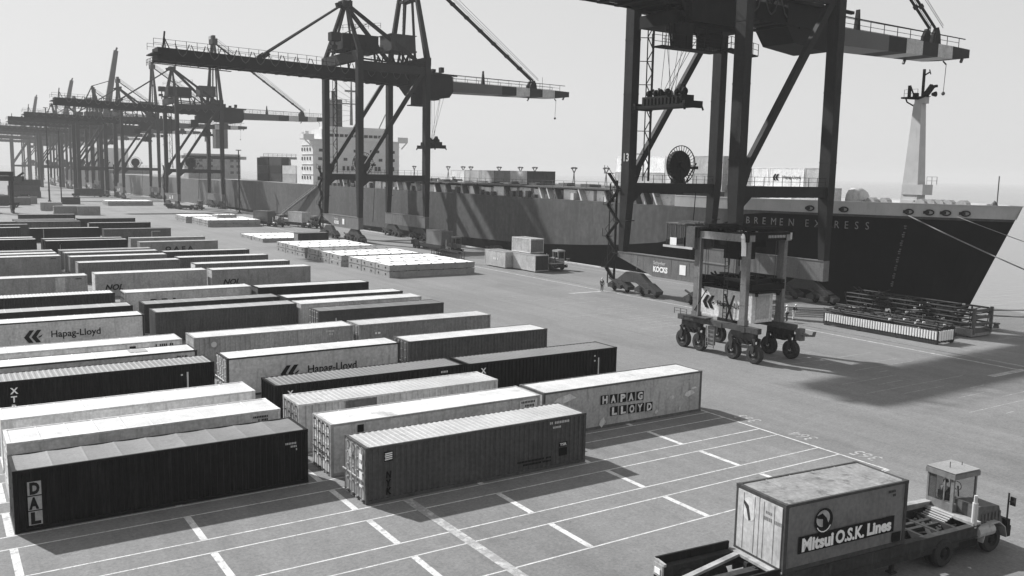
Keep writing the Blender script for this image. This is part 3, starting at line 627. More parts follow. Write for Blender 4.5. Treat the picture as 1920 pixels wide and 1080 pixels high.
def make_trolley(t, x, big, spx, spz):
    """trolley with cab, hoist ropes and the container spreader; x is measured from the landward rail"""
    b = MB(); b.box(x - 3.2, -2.9, 31.2, x + 3.2, 2.9, 32.6)
    for i in range(5): b.lathe([(-.3, .02), (-.3, .6), (.3, .6), (.3, .02)], (x - 2.4 + i * 1.2, -1.2 + .6 * (i % 3), 32.9), 'y', 10)
    if big:
        b.box(x - 1.0, -3.4, 30.9, x + 6.5, .8, 35.0); b.box(x - 6.8, -1, 34.0, x - 1, 3.6, 36); b.box(x - 2, -4.2, 31.4, x + 6.5, -3.3, 34)
        for i in range(14): b.bar((x - 3.2 + random.random() * 3, -3.6, 29.5 + random.random() * 3), (x - 3.4 + random.random() * 3, -3.4, 30.5 + random.random() * 4), .25)
        for i in range(6): b.bar((x - 4.6 + i * .6, -3.6, 31), (x - 4.2 + i * .6, -3.6, 28.3), .16)
    tr = b.build('trolley', STEELD, t)
    if big:
        b = MB(); b.bar((x - 6.6, -4, 28.3), (x + 2, -4, 28.3), 1.6, .14); b.bar((x + 2, -4, 28.3), (x + 3.6, -4, 28.9), 1.6, .14); b.bar((x + 3.6, -4, 28.9), (x + 8, -4, 28.4), 1.6, .14)
        railing(b, [(x - 6.6, -4.8, 28.35), (x + 2, -4.8, 28.35), (x + 3.6, -4.8, 28.9), (x + 8, -4.8, 28.4)], 1.3, .9, .03); railing(b, [(x - 6.6, -3.2, 28.35), (x + 8, -3.2, 28.4)], 1.3, 1.8, .03)
        for q in (-4, -1.5, 1, 3.6, 6): b.bar((x + q, -3.3, 28.4), (x + q, -3.3, 31), .1)
        b.box(x - 3.8, -4.7, 28.4, x - 2.2, -3.2, 31); b.build('inspection_platform', STEELD, tr)
    b = MB(); b.box(x - 5.6, -3.4, 28.8, x - 3.4, -1.4, 31.0) if not big else b.box(x + 3.5, -1.5, 29.3, x + 5.7, .6, 31.0)
    if not big:
        b.box(x - 6.4, -3.7, 28.5, x - 2.8, -1.1, 28.7); b.box(x - 2.6, -2.4, 31, x - 2.2, -2, 32); b.box(x - 3.3, -3, 30, x + .5, -.5, 33)
        railing(b, [(x - 6.4, -3.7, 28.7), (x - 2.8, -3.7, 28.7)], 1.1, .9, .03)
    b.build('operator_cab', STEELD, tr)
    for i, (a, c) in enumerate(((-2.9, -2.3), (-2.1, -1.5), (2.2, 2.4), (2.9, 2.2), (-2.2, .4), (2.3, .8), (-.4, -1.0), (.5, -1.2))):
        b = MB(); b.tube((x + a, -1 + .3 * (i % 3), 31.4), (spx + a * .35, c * .8, spz + 1.0), .035, 4); b.build('hoist_rope', CABLE, tr)
    b = MB(); b.box(spx - 1.2, -4.2, spz - .4, spx + 1.2, 4.2, spz - .05); b.box(spx - .95, -3.3, spz - .05, spx + .95, 3.2, spz + .95)
    for s in (-1, 1):
        b.box(spx - 1.35, s * 4.1 - .2, spz - .5, spx + 1.35, s * 4.1 + .2, spz + .25)
        for q in (-1, 1): b.bar((spx + q * 1.2, s * 4.15, spz), (spx + q * 1.4, s * 4.35, spz - .75), .25, .2)
        for yy in (.6, 1.8, 2.9):
            b.lathe([(-.1, .02), (-.1, .42), (.1, .42), (.1, .02)], (spx - .5 + .4 * (yy > 1), s * yy, spz + 1.35), 'y', 12); b.bar((spx, s * yy, spz + .9), (spx, s * yy, spz + 1.5), .3)
    b.lathe([(-.3, .05), (-.2, .5), (.2, .5), (.3, .05)], (spx, -2.3, spz + 1.7), 'x', 12)
    for i in range(14): yy = random.uniform(-2.8, 2.8); b.bar((spx + random.uniform(-1.2, 1), yy, spz), (spx + random.uniform(-1.2, 1), yy + random.uniform(-.3, .3), spz + random.uniform(1.0, 1.9)), .16)
    for i in range(10): b.box(spx - 1.22, -2.9 + i * .6, spz - .05, spx - 1.0, -2.6 + i * .6, spz + .7)
    b.build('spreader', STEELD, tr)
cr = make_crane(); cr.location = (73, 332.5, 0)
far_list = []
near2 = copy_tree(cr); near2.location = (73, 178.4, 0); near1 = copy_tree(near2); near1.location = (73, 77.7, 0)
q = letter('13', .95, (-.035, YL + .5, 16.4), near1, LGREY, rot=(math.pi / 2, 0, -math.pi / 2), bold=.02, width=.95, name='leg_number')
for o in kids(near1):
    if o.name.split('.')[0] == 'boom': o.location = (-3.3, 0, -.55)
    if o.name.split('.')[0] == 'hook': o.location = (-3.3, 0, -.55)
make_trolley(near1, -.5, True, -1.7, 22.7); make_trolley(near2, 21.3, False, 21.5, 20.1); make_trolley(cr, 12.5, False, 12.5, 26)
CG = 'gantry cranes along the quay'
tag(near1, 'nearest gantry crane, top cut off by the picture edge, number 13 on its leg', 'crane', CG)
tag(near2, 'second gantry crane, whole boom in view, before the white bridge of the ship', 'crane', CG)
tag(cr, 'third gantry crane, with a pale striped boom ending just left of the ship bridge', 'crane', CG)
lab = {434.5: 'fourth gantry crane, boom ending over the dark ship stacks left of the bridge', 520: 'hazy gantry crane right behind the fourth one, booms nearly overlapping', 600: 'pale hazy gantry crane, sixth along the quay, just before the far faint group', 690: 'faint gantry crane at the left edge behind the raised boom', 800: 'very faint gantry crane near the left edge, next to last of the line', 930: 'faintest gantry crane, farthest along the quay'}
far0 = copy_tree(cr)
for y, lb in lab.items():
    c = far0 if y == 434.5 else copy_tree(far0)
    if y == 434.5: drop(c, ['buffer', 'lift_shaft']) 
    c.location = (73 + (0 if y < 600 else (y - 600) * .01), y, 0); tag(c, lb, 'crane', CG)
# two level-luffing arms (booms raised for stowing) behind the gantries
def raised(x, y, L, ang, label):
    t = thing('raised_boom_crane', (x, y, 0), label, 'crane', 'far cranes with raised booms')
    b = MB()
    for dx in (0, 12):
        for dy in (-7, 7): b.box(x * 0 + dx - .8, dy - .8, 0, dx + .8, dy + .8, 34)
    b.box(-.8, -7.8, 12, 12.8, -6.2, 13.5); b.box(-.8, 6.2, 12, 12.8, 7.8, 13.5); b.bar((0, -7, 14), (12, -7, 33), .8); b.bar((0, 7, 14), (12, 7, 33), .8); b.build('portal', STEEL, t)
    b = MB(); b.bar((-28, 0, 35), (13, 0, 34.4), 3, 2); b.build('girder', STEELD, t)
    b = MB(); e = (13 + L * math.cos(ang), 0, 34 + L * math.sin(ang)); b.bar((13, 0, 34), e, 3.2, 2.2, w2=2, h2=1.5); b.bar(e, (e[0] + .5, 0, e[2] + 1.5), .8); b.build('boom', BOOMG, t)
    b = MB(); b.bar((12, -6, 34), (8, 0, 52), .8); b.bar((12, 6, 34), (8, 0, 52), .8); b.bar((0, 0, 35), (8, 0, 52), .5); b.tube((8, 0, 52), (13 + L * .6 * math.cos(ang), 0, 34 + L * .6 * math.sin(ang)), .2); b.build('mast_tower', STEEL, t)
raised(62, 478, 36, R(80), 'crane with a thick boom raised nearly upright, standing out above the far line of booms')
raised(62, 640, 34, R(78), 'fainter crane with a slim raised boom left of the thick upright one')
raised(60, 820, 34, R(80), 'faintest crane with a raised boom, at the far left')
CX = 107.0
def knuck(y): 
    pts = [(50, 12.2), (84, 10.2), (92, 6.6), (99, 4.9), (113, 3.4), (134, 2.1), (168, 1.4), (230, .9), (400, .6)]
    for (a, b_), (c, d) in zip(pts, pts[1:]):
        if a <= y <= c: return b_ + (d - b_) * (y - a) / (c - a)
    return 1
def hbd(y):
    if y > 320: return 16 - 2.5 * ((y - 320) / 23) ** 2
    if y >= 104: return 15.9
    return 15.9 * (1 - ((104 - y) / (104 - 55.6)) ** 2.1)
def hbw(y):
    if y >= 175: return 15.3 if y < 310 else 15.3 - 6 * ((y - 310) / 33)
    return 15.3 * max(0, 1 - ((175 - y) / (175 - 55.6)) ** 2.0) ** 1.25
stations = [55.6 + 1.2 * i for i in range(14)] + [73 + 3 * i for i in range(12)] + [110 + 8 * i for i in range(28)] + [335, 343]
ship = thing('container_ship', (CX, 200, 0), 'huge container ship moored along the quay, black bow at right, white bridge amid the cranes', 'ship')
def S(mb, name, m, parent=None, smooth=False):
    mb.v = [(a - CX, b_ - 200, c) for a, b_, c in mb.v]; return mb.build(name, m, parent or ship, smooth=smooth)
def P2(y, z, hb, s):
    k = max(0, (104 - y) / (104 - 55.6)); return (CX + s * hb, y + (11.9 - z) * .43 * k, z)
DECKZ = 10.35
b = MB()
for s in (-1, 1):
    rows = []
    for y in stations:
        kz = min(knuck(y), DECKZ - .3); col_ = []
        for t in (0, .35, .7, 1):
            z = -5 + (kz + 5) * t; h = hbw(y) + (hbd(y) - hbw(y)) * t ** .8; col_.append(P2(y, z, h, s))
        for z in (kz + (DECKZ - kz) * .5, DECKZ): col_.append(P2(y, z, hbd(y), s))
        rows.append(col_)
    for i in range(len(rows) - 1):
        for j in range(5):
            b.add([rows[i][j], rows[i + 1][j], rows[i + 1][j + 1], rows[i][j + 1]], [(0, 1, 2, 3)], 0 if j < 3 else 1)
b.add([P2(343, z, h, s) for z, h, s in ((-5, 10, -1), (-5, 10, 1), (DECKZ, 13.5, 1), (DECKZ, 13.5, -1))], [(0, 1, 2, 3)], 1)
HULL = mat('hull_topside', .05, .7, .3, .09, .7, .03, dscale=.3, fine=(1.3, .28), thr=.48)
HULLB = mat('hull_boot_and_shade', .006, .6, .3, .3, spec=.03)  # dark boot paint, plus shade of the flare and bow put into the colour
S(b, 'hull', [HULLB, HULL])
b = MB()
for i in range(len(stations) - 1):
    y0, y1 = stations[i], stations[i + 1]; b.add([P2(y0, DECKZ - .02, hbd(y0), -1), P2(y1, DECKZ - .02, hbd(y1), -1), P2(y1, DECKZ - .02, hbd(y1), 1), P2(y0, DECKZ - .02, hbd(y0), 1)], [(0, 1, 2, 3)])
S(b, 'deck', paint(.2))
b = MB(); BW = mat('bulwark_paint', .42, .6, .12, .4, .3, .2)
for s in (-1, 1):
    ss = [y for y in stations if y < 99]
    for y0, y1 in zip(ss, ss[1:]):
        for off in (0, .25): b.add([P2(y0, DECKZ, hbd(y0) - off, s), P2(y1, DECKZ, hbd(y1) - off, s), P2(y1, 11.85, hbd(y1) + .12 - off, s), P2(y0, 11.85, hbd(y0) + .12 - off, s)], [(0, 1, 2, 3)])
        b.bar(P2(y0, 11.9, hbd(y0) + .0, s), P2(y1, 11.9, hbd(y1) + .0, s), .3, .12)
S(b, 'bulwark', BW)
for y in (62, 63.6, 65.6, 72.5, 74.5, 76.5, 60.2):
    b = MB(); p = P2(y, 10.9, hbd(y), -1); q_ = P2(y + .6, 10.9, hbd(y + .6), -1); d = Vector(q_) - Vector(p)
    for k in range(10):
        a0, a1 = k * math.pi / 5, (k + 1) * math.pi / 5
        c0 = Vector(p) + d.normalized() * .5 * math.cos(a0) + Vector((-.14, -.06, .3 * math.sin(a0))); c1 = Vector(p) + d.normalized() * .5 * math.cos(a1) + Vector((-.14, -.06, .3 * math.sin(a1))); b.bar(c0, c1, .16)
    S(b, 'fairlead', paint(.03))
    b = MB(); b.bar(Vector(p) + Vector((-.06, 0, 0)), Vector(q_) + Vector((-.06, 0, 0)), .1, .35); S(b, 'fairlead', BLACK)
# ship's name on the flare
nm = 'BREMEN EXPRESS'; yy = 84.6
for ch in nm:
    if ch != ' ':
        p = Vector(P2(yy, 9.1, hbd(yy), -1)); q_ = Vector(P2(yy - .8, 9.1, hbd(yy - .8), -1)); d = q_ - p
        ang = math.atan2(d.y, d.x); n_ = Vector((-d.y, d.x, 0)).normalized()
        if n_.x > 0: n_ = -n_
        o = letter(ch, .95, (0, 0, 0), ship, paint(.19), bold=.0)
        o.location = Vector((p.x - CX, p.y - 200, 8.5)) + n_ * .3; o.rotation_euler = (math.pi / 2, 0, ang); o.scale = (.95 / .7 * .8, .95 / .7, 1)
    yy -= 1.17 if ch not in ' ' else .95
b = MB(); yk = 65.5; kz = min(knuck(yk), DECKZ - .3)
for i in range(30):
    z = 1.2 + i * .27; tt = (z + 5) / (kz + 5); h = hbw(yk) + (hbd(yk) - hbw(yk)) * tt ** .8; p = P2(yk, z, h, -1)
    if i % 4 != 3: b.box(p[0] - .16, p[1] - .16, z, p[0] + .02, p[1] + .02 + .1 * (i % 2), z + .15)
S(b, 'draught_mark', paint(.12))
# deck edge clutter, coamings and lashing stanchions
b = MB(); r_ = random.Random(5)
for i in range(30):
    y = 99 + i * 4.6
    if 236 < y < 268: continue
    b.box(92.6, y + .3, DECKZ, 93.6, y + 4.0, 11.8 + .25 * r_.random())
S(b, 'hatch_coaming', mat('deck_white', .85, .6, .15, .5, .5, .3, streak=False))
b = MB()
for i in range(62):
    y = 98.5 + i * 2.3
    if 236 < y < 268: continue
    if r_.random() < .38: b.hexa([(91.4, y, DECKZ), (91.4, y + .35, DECKZ), (92.6, y + .35, DECKZ), (92.6, y, DECKZ), (91.4, y + 1.1, 12.3), (91.4, y + 1.4, 12.3), (92.6, y + 1.4, 12.3), (92.6, y + 1.1, 12.3)], r_.choice((0, 1, 1)))
    if r_.random() < .6: yy = y + r_.random(); b.box(91.6, yy, DECKZ, 92.3, yy + r_.uniform(.4, 1.2), DECKZ + r_.uniform(.5, 1.3), r_.choice((0, 1, 1)))
b.box(91.3, 99, 12.25, 95.0, 236, 12.5, 1); railing(b, [(91.4, 99, 12.5), (91.4, 236, 12.5)], 1.0, 3.2, .03, m=1)
for i in range(90): yy = r_.uniform(99, 236); xx = r_.uniform(95, 104); b.box(xx, yy, 12.1, xx + 1.2, yy + r_.uniform(.5, 3), 12.5 + r_.uniform(.1, .6), r_.choice((0, 1, 1)))
b.box(95, 99, DECKZ, 119, 236, 12.4, 1)
S(b, 'lashing_bridge', [paint(.5), paint(.1)])
# foremast and forecastle gear
b = MB(); mx, my = 107, 69.6
def sq(cx, cy, hx, hy, z): return [(cx - hx, cy - hy, z), (cx + hx, cy - hy, z), (cx + hx, cy + hy, z), (cx - hx, cy + hy, z)]
b.hexa(sq(mx, my, .95, 1.25, 10.4) + sq(mx + .0, my, .5, .55, 24.4)); b.box(mx - 1.0, my - 1.9, 12.9, mx + 1.2, my + 1.0, 14.2); b.box(mx - 1.2, my - .9, 10.4, mx - .6, my + .9, 12.2); b.box(mx - .4, my - 1.0, 24.4, mx + .4, my + .5, 25.2)
railing(b, [(mx - 1, my - 2.4, 14.2), (mx + 1.2, my - 2.4, 14.2)], 1, 1.2, .03)
S(b, 'foremast', mat('mast_paint', .4, .6, .1, .5, .25, .2))
b = MB(); b.prism([(my - 1.2, 25.3), (my + 2.4, 25.35), (my + 2.4, 25.15), (my, 24.9)], 'x', mx - .5, mx + .5); b.bar((mx, my - .3, 25.2), (mx, my - .3, 28.7), .26); b.bar((mx, my - .3, 27.9), (mx, my - 1.1, 28.3), .14); b.bar((mx, my - 1, 28.6), (mx, my - 1.2, 28), .1)
b.bar((mx, my - .6, 25.3), (mx, my - 1.6, 26.6), .55); b.bar((mx, my - 1.3, 26.4), (mx, my - 2.2, 26.5), .3); b.lathe([(0, .02), (0, .35), (.5, .2)], (mx, my - 2.1, 25.5), 'y', 10); b.bar((mx, my + 1.6, 25.3), (mx, my + 1.6, 26.8), .28); b.bar((mx, my + 1.5, 26.8), (mx, my + .9, 25.5), .14); b.box(mx - .3, my + .4, 25.3, mx + .3, my + .9, 25.8)
railing(b, [(mx, my + 2.3, 25.3), (mx, my + .4, 25.3)], 1, .9, .02); b.path([(mx, my + 2.0, 25.1), (mx, my + 1.8, 24.7), (mx, my + .5, 24.0)], .09)
S(b, 'signal_platform', STEELD)
b = MB(); b.lathe([(-1.2, .1), (-1.1, 1.3), (-.3, 1.7), (.6, 1.6), (1.0, .9), (1.1, .05)], (104.0, 75.8, 12.0), 'y', 14); S(b, 'ventilator', paint(.4), smooth=True)
for y, x in ((78, 101), (79.5, 102), (73.4, 104), (72.2, 105), (67, 105), (66, 105.5), (65, 105.8), (64, 106), (62.3, 106.2)):
    b = MB(); b.lathe([(-.5, .05), (-.5, .75), (.5, .75), (.5, .05)], (x, y, 11.7), 'x', 10); b.box(x - .3, y - .2, 10.4, x + .4, y + 1.2, 12.0); S(b, 'windlass', paint(.35))
b = MB(); b.bar((CX, 58.6, 11.7), (CX, 58.6, 15.4), .09); b.lathe([(0, .5), (.5, .3), (.8, .02)], (CX, 58.9, 11.7), 'z', 8); S(b, 'jackstaff', paint(.1))
# accommodation block
SW = mat('superstructure_white', .62, .5, .08, .3, .2, .35, fine=(3, .05))
b = MB(); F = 245
b.box(92.3, F, DECKZ, 119.0, F + 9, 22.8); b.box(95, F + .3, 22.8, 117, F + 8, 26.0); b.box(97, F + 1, 26.0, 115, F + 7.5, 26.8)
b.box(92.6, F + 9, DECKZ, 115, F + 14, 19.6)
for z in (13.2, 16.0, 18.8, 21.4): b.box(92.1, F - .1, z, 119.2, F + 9.1, z + .1)
S(b, 'deckhouse', SW); dh = bpy.data.objects['deckhouse']
b = MB(); b.box(89.6, F - .2, 22.8, 121.8, F + 3.2, 23.1); b.box(89.6, F - .2, 23.1, 92.6, F - .05, 24.4); b.box(118.5, F - .2, 23.1, 121.8, F - .05, 24.4); b.box(89.5, F - .2, 23.1, 89.6, F + 3.2, 24.4)
b.bar((92, F, 21), (90, F, 22.8), .3); b.bar((119.8, F, 21), (121.5, F, 22.8), .3); b.box(90.4, F + .8, 24.4, 91.4, F + 2, 25.2); b.lathe([(0, .1), (0, .7), (.6, .5), (.7, .05)], (90.6, F + 3, 24.5), 'z', 8)
S(b, 'bridge_wing', SW)
wmesh = None
for z, xs, w_, h_ in ((11.6, (94, 96.5, 99, 103.0, 106), .8, 1.0), (14.4, (94.2, 95.4, 101.5, 102.8, 104.1, 108.6, 111.5, 112.6, 116, 117), .75, 1.25), (17.2, (94.4, 95.8, 102, 105, 109.2, 113, 117.0), 1.1, .8), (19.6, (94.6, 105.1, 110.2, 112, 117.0), 1.1, .8), (23.9, (96.5, 98, 99.5, 101, 102.5, 104, 105.5, 107, 108.5, 110, 111.5, 113), 1.15, .8)):
    for x in xs:
        b = MB(); b.box(x - CX - w_ / 2, F - 200 - .12 + (.3 if z > 23 else 0), z, x - CX + w_ / 2, F - 200 + .02 + (.3 if z > 23 else 0), z + h_); b.build('window', GLASSD, ship)
for z in (11.8, 14.4, 17.2, 19.8):
    for y in (F + 1.8, F + 4, F + 6.2, F + 8.2):
        b = MB(); b.box(92.18 - CX, y - 200, z, 92.32 - CX, y - 199.2, z + .9); b.build('window', GLASSD, ship)
b = MB(); b.box(101.6, F + 8, 26.8, 104.4, F + 12, 35); b.tube((102.4, F + 10, 35), (102.4, F + 10, 37.5), .5, 10); S(b, 'funnel', paint(.08))
b = MB(); b.tube((106, F + 5, 27.6), (106, F + 5, 40), .5, 8, .2); b.tube((101.5, F + 6, 27.6), (101.5, F + 6, 44), .35, 8, .15); b.box(99, F + 4, 33.6, 109, F + 6, 33.8); b.box(103.5, F + 3.6, 37, 108.5, F + 4.0, 37.5); railing(b, [(99, F + 4, 33.8), (109, F + 4, 33.8)], 1, 1.6, .05)
for i in range(8): b.bar((101.2, F + 6, 28 + i * 2), (106, F + 5, 29.2 + i * 1.2 if i < 7 else 38), .07)
S(b, 'radar_mast', paint(.18))
b = MB(); b.tube((112, F + 2, 24), (115.5, F + 2, 31), .18, 6); S(b, 'derrick', paint(.2))
b = MB()
for y, x in ((172, 118), (178, 118), (189, 119), (201, 118), (205, 118), (213, 118), (233, 118), (157, 118), (146, 118), (131, 118), (129, 116.5), (120.5, 116)):
    q = MB(); z1 = 14.9
    q.bar((x - .3, y, 12.4), (x, y, z1), .13); q.bar((x + .3, y, 12.4), (x, y, z1), .13)
    for s in (-1, 1): q.bar((x, y, z1), (x, y + s * .75, z1 + 1.0), .16); q.bar((x, y + s * .85, z1 + 1.0), (x, y + s * .2, z1 + 1.1), .5, .3)
    S(q, 'deck_light', paint(.15))
b = MB(); b.hexa(sq(107, 345 - 36, 1.4, 1.4, 10) + sq(107, 309, .9, .9, 17.8)); b.box(98, 307, 17.8, 111, 311, 18.6); railing(b, [(98, 307, 18.6), (111, 307, 18.6)], 1, 1.6, .06); S(b, 'deck_crane', paint(.22))
# gangway
b = MB(); a = Vector((89.6, 264, 1.0)); c = Vector((91.2, 236, 10.6)); b.bar(a, c, .9, .12); railing(b, [a, c], 1.0, 2.2, .03); S(b, 'gangway', paint(.25))
# cargo on deck
GC = 'containers stowed on the ship deck'
def cargo(x, y, z, v, lb, L=6.06, mk=None, rv=.4, **k):
    c = container(x, y, min(.85, v * 1.5) if v > .11 else v, rv, lb, z=z, L=L, H=2.59, rz=-math.pi / 2, group=GC, side='smooth', **k)
    if mk == 'hl': arrows(c, .7 if L < 7 else 1.4, .85, .9, DK); letter('Hapag-Lloyd', .4, (2.4 if L < 7 else 4.2, -.012, 1.15), c, DK, bold=.01, width=3.0)
    if mk == 'ocl': letter('OCL', .6, (.5, -.012, .5), c, DK, bold=.03, width=1.8)
    return c
# rz=-90 puts local +x along -Y and the local -y face toward -X
for i, (v, mk, lb) in enumerate([(.5, 'ocl', 'white container with dark letters, leftmost in the long row on the deck'), (.3, None, 'grey container, second from the left in the long row on the deck'), (.26, None, 'plain grey container next right of the second one in the long row on deck'), (.13, None, 'dark grey container in the middle of the long row on the deck'), (.35, None, 'lighter grey container right of the dark middle one in the long deck row'), (.08, None, 'darkest container, rightmost in the long row on the deck')]):
    cargo(99.5, 178.4 - i * 6.15, 12.5, v, lb, mk=mk)
cargo(98.5, 119.5, 12.55, .3, 'container partly hidden by the railing under the big white emblem one on deck', L=12.19)
cargo(98.5, 119.5, 15.15, .62, 'white container with twin-arrow emblem on deck behind the round cable reel', L=12.19, mk='hl')
cargo(98.5, 107.1, 12.55, .4, 'pale container on deck just right of the cable reel, lower tier')
cargo(98.5, 107.1, 15.15, .45, 'pale grey container on deck just right of the cable reel, upper tier')
cargo(98.5, 100.9, 12.55, .25, 'grey container on deck seen between the two middle crane legs, lower tier')
cargo(98.5, 100.9, 15.15, .28, 'grey container on deck seen between the two middle crane legs, upper tier')
for i, (v, mk, L, lb) in enumerate([(.5, None, 3.0, 'white container at the left of the upper row framed by the two right crane legs'), (.22, None, 2.2, 'narrow grey container in the upper row framed by the two right crane legs'), (.55, None, 3.0, 'plain white container directly left of the emblem one between the right crane legs'), (.6, 'hl', 6.06, 'white container with small dark emblem in the upper row between the right crane legs'), (.3, None, 2.9, 'grey container at the right end of the upper row, meeting the right crane leg')]):
    y = [95.5, 92.4, 90.1, 87.0, 80.8][i]; cargo(99.5, y, 13.5, v, lb, L=L, mk=mk)
cargo(99.5, 95.2, 10.9, .25, 'grey container in the lower row on deck above the right crane crossbeam', L=6.06)
cargo(99.5, 88.9, 10.9, .6, 'low white container on deck half hidden by the right crane crossbeam', L=6.06)
cargo(99.5, 82.7, 10.9, .35, 'light grey container in the lower row on deck, rightmost behind the crossbeam', L=6.06)
for i, (y, z, v) in enumerate([(308, 10.4, .03), (308, 13.0, .05), (308, 15.6, .03), (295, 10.4, .05), (295, 13.0, .03), (295, 15.6, .06), (282, 10.4, .2), (282, 13.0, .3)]):
    cargo(96, y, z, v, ['bottom dark container at the left end of the dark stack aft of the bridge', 'middle dark container at the left end of the dark stack aft of the bridge', 'top dark container at the left end of the dark stack aft of the bridge', 'bottom dark container in the centre of the dark stack aft of the bridge', 'middle dark container in the centre of the dark stack aft of the bridge', 'top dark container in the centre of the dark stack aft of the bridge', 'bottom pale container right against the bridge on the aft deck', 'upper pale container right against the bridge on the aft deck'][i], L=12.19, rv=.2)
# a second ship beyond, only masts, white house and stern
s2 = thing('container_ship', (120, 500, 0), 'hazy white ship house behind the fourth crane, farther along the quay', 'ship')
b = MB(); b.prism([(-16, -3), (16, -3), (16, 9), (-16, 9)], 'y', -120, 150); b.build('hull', paint(.12), s2)
b = MB(); b.box(-13, -50, 9, 12, -41, 21); b.box(-16, -50, 18.5, 15, -47, 20); b.build('deckhouse', paint(.3), s2)
for z in (11.5, 14.5, 17.2):
    for x in (-11, -8, -3, 2, 7, 10): b = MB(); b.box(x, -50.15, z, x + 1.6, -49.95, z + 1.2); b.build('window', GLASSD, s2)
b = MB(); b.tube((-2, -40, 27), (-2, -40, 42), .5, 6, .2); b.box(-5, -41, 35, 2, -39, 35.4); b.build('radar_mast', paint(.15), s2)
b = MB(); b.box(4, -36, 24, 10, -30, 36); b.build('funnel', paint(.1), s2)
s3 = thing('container_ship', (125, 800, 0), 'faint low ship with a pale house far up the quay', 'ship')
b = MB(); b.box(-15, -100, -3, 15, 130, 11); b.build('hull', paint(.1), s3); b = MB(); b.box(-14, -20, 11, 14, 0, 28); b.build('deckhouse', SW, s3)
# mooring lines
def sag(a, c, r, label, name='mooring_rope', n=14, s=.5, m=ROPE):
    a = Vector(a); c = Vector(c); b = MB(); pts = [(a.lerp(c, i / n) - Vector((0, 0, s * 4 * (i / n) * (1 - i / n)))) - a for i in range(n + 1)]; b.path(pts, r, 6); return tag(b.build(name, m, None, a), label, 'rope', 'mooring ropes at the bow')
sag((96.6, 63.2, 10.6), (89.0, 25, .4), .07, 'thick pale mooring rope slanting down across the black bow', s=.6)
sag((101.2, 60.0, 10.6), (88.9, 10, .4), .04, 'thin faint mooring rope close to the stem of the bow', s=.6)
sag((90.6, 60, .3), (91, 24, 5.4), .07, 'upper of two level dark ropes leaving the lifting frames at the right edge', s=.1, m=CABLE)
sag((90.3, 60, .15), (91, 24, 3.9), .07, 'lower of two level dark ropes leaving the lifting frames at the right edge', s=.1, m=CABLE)

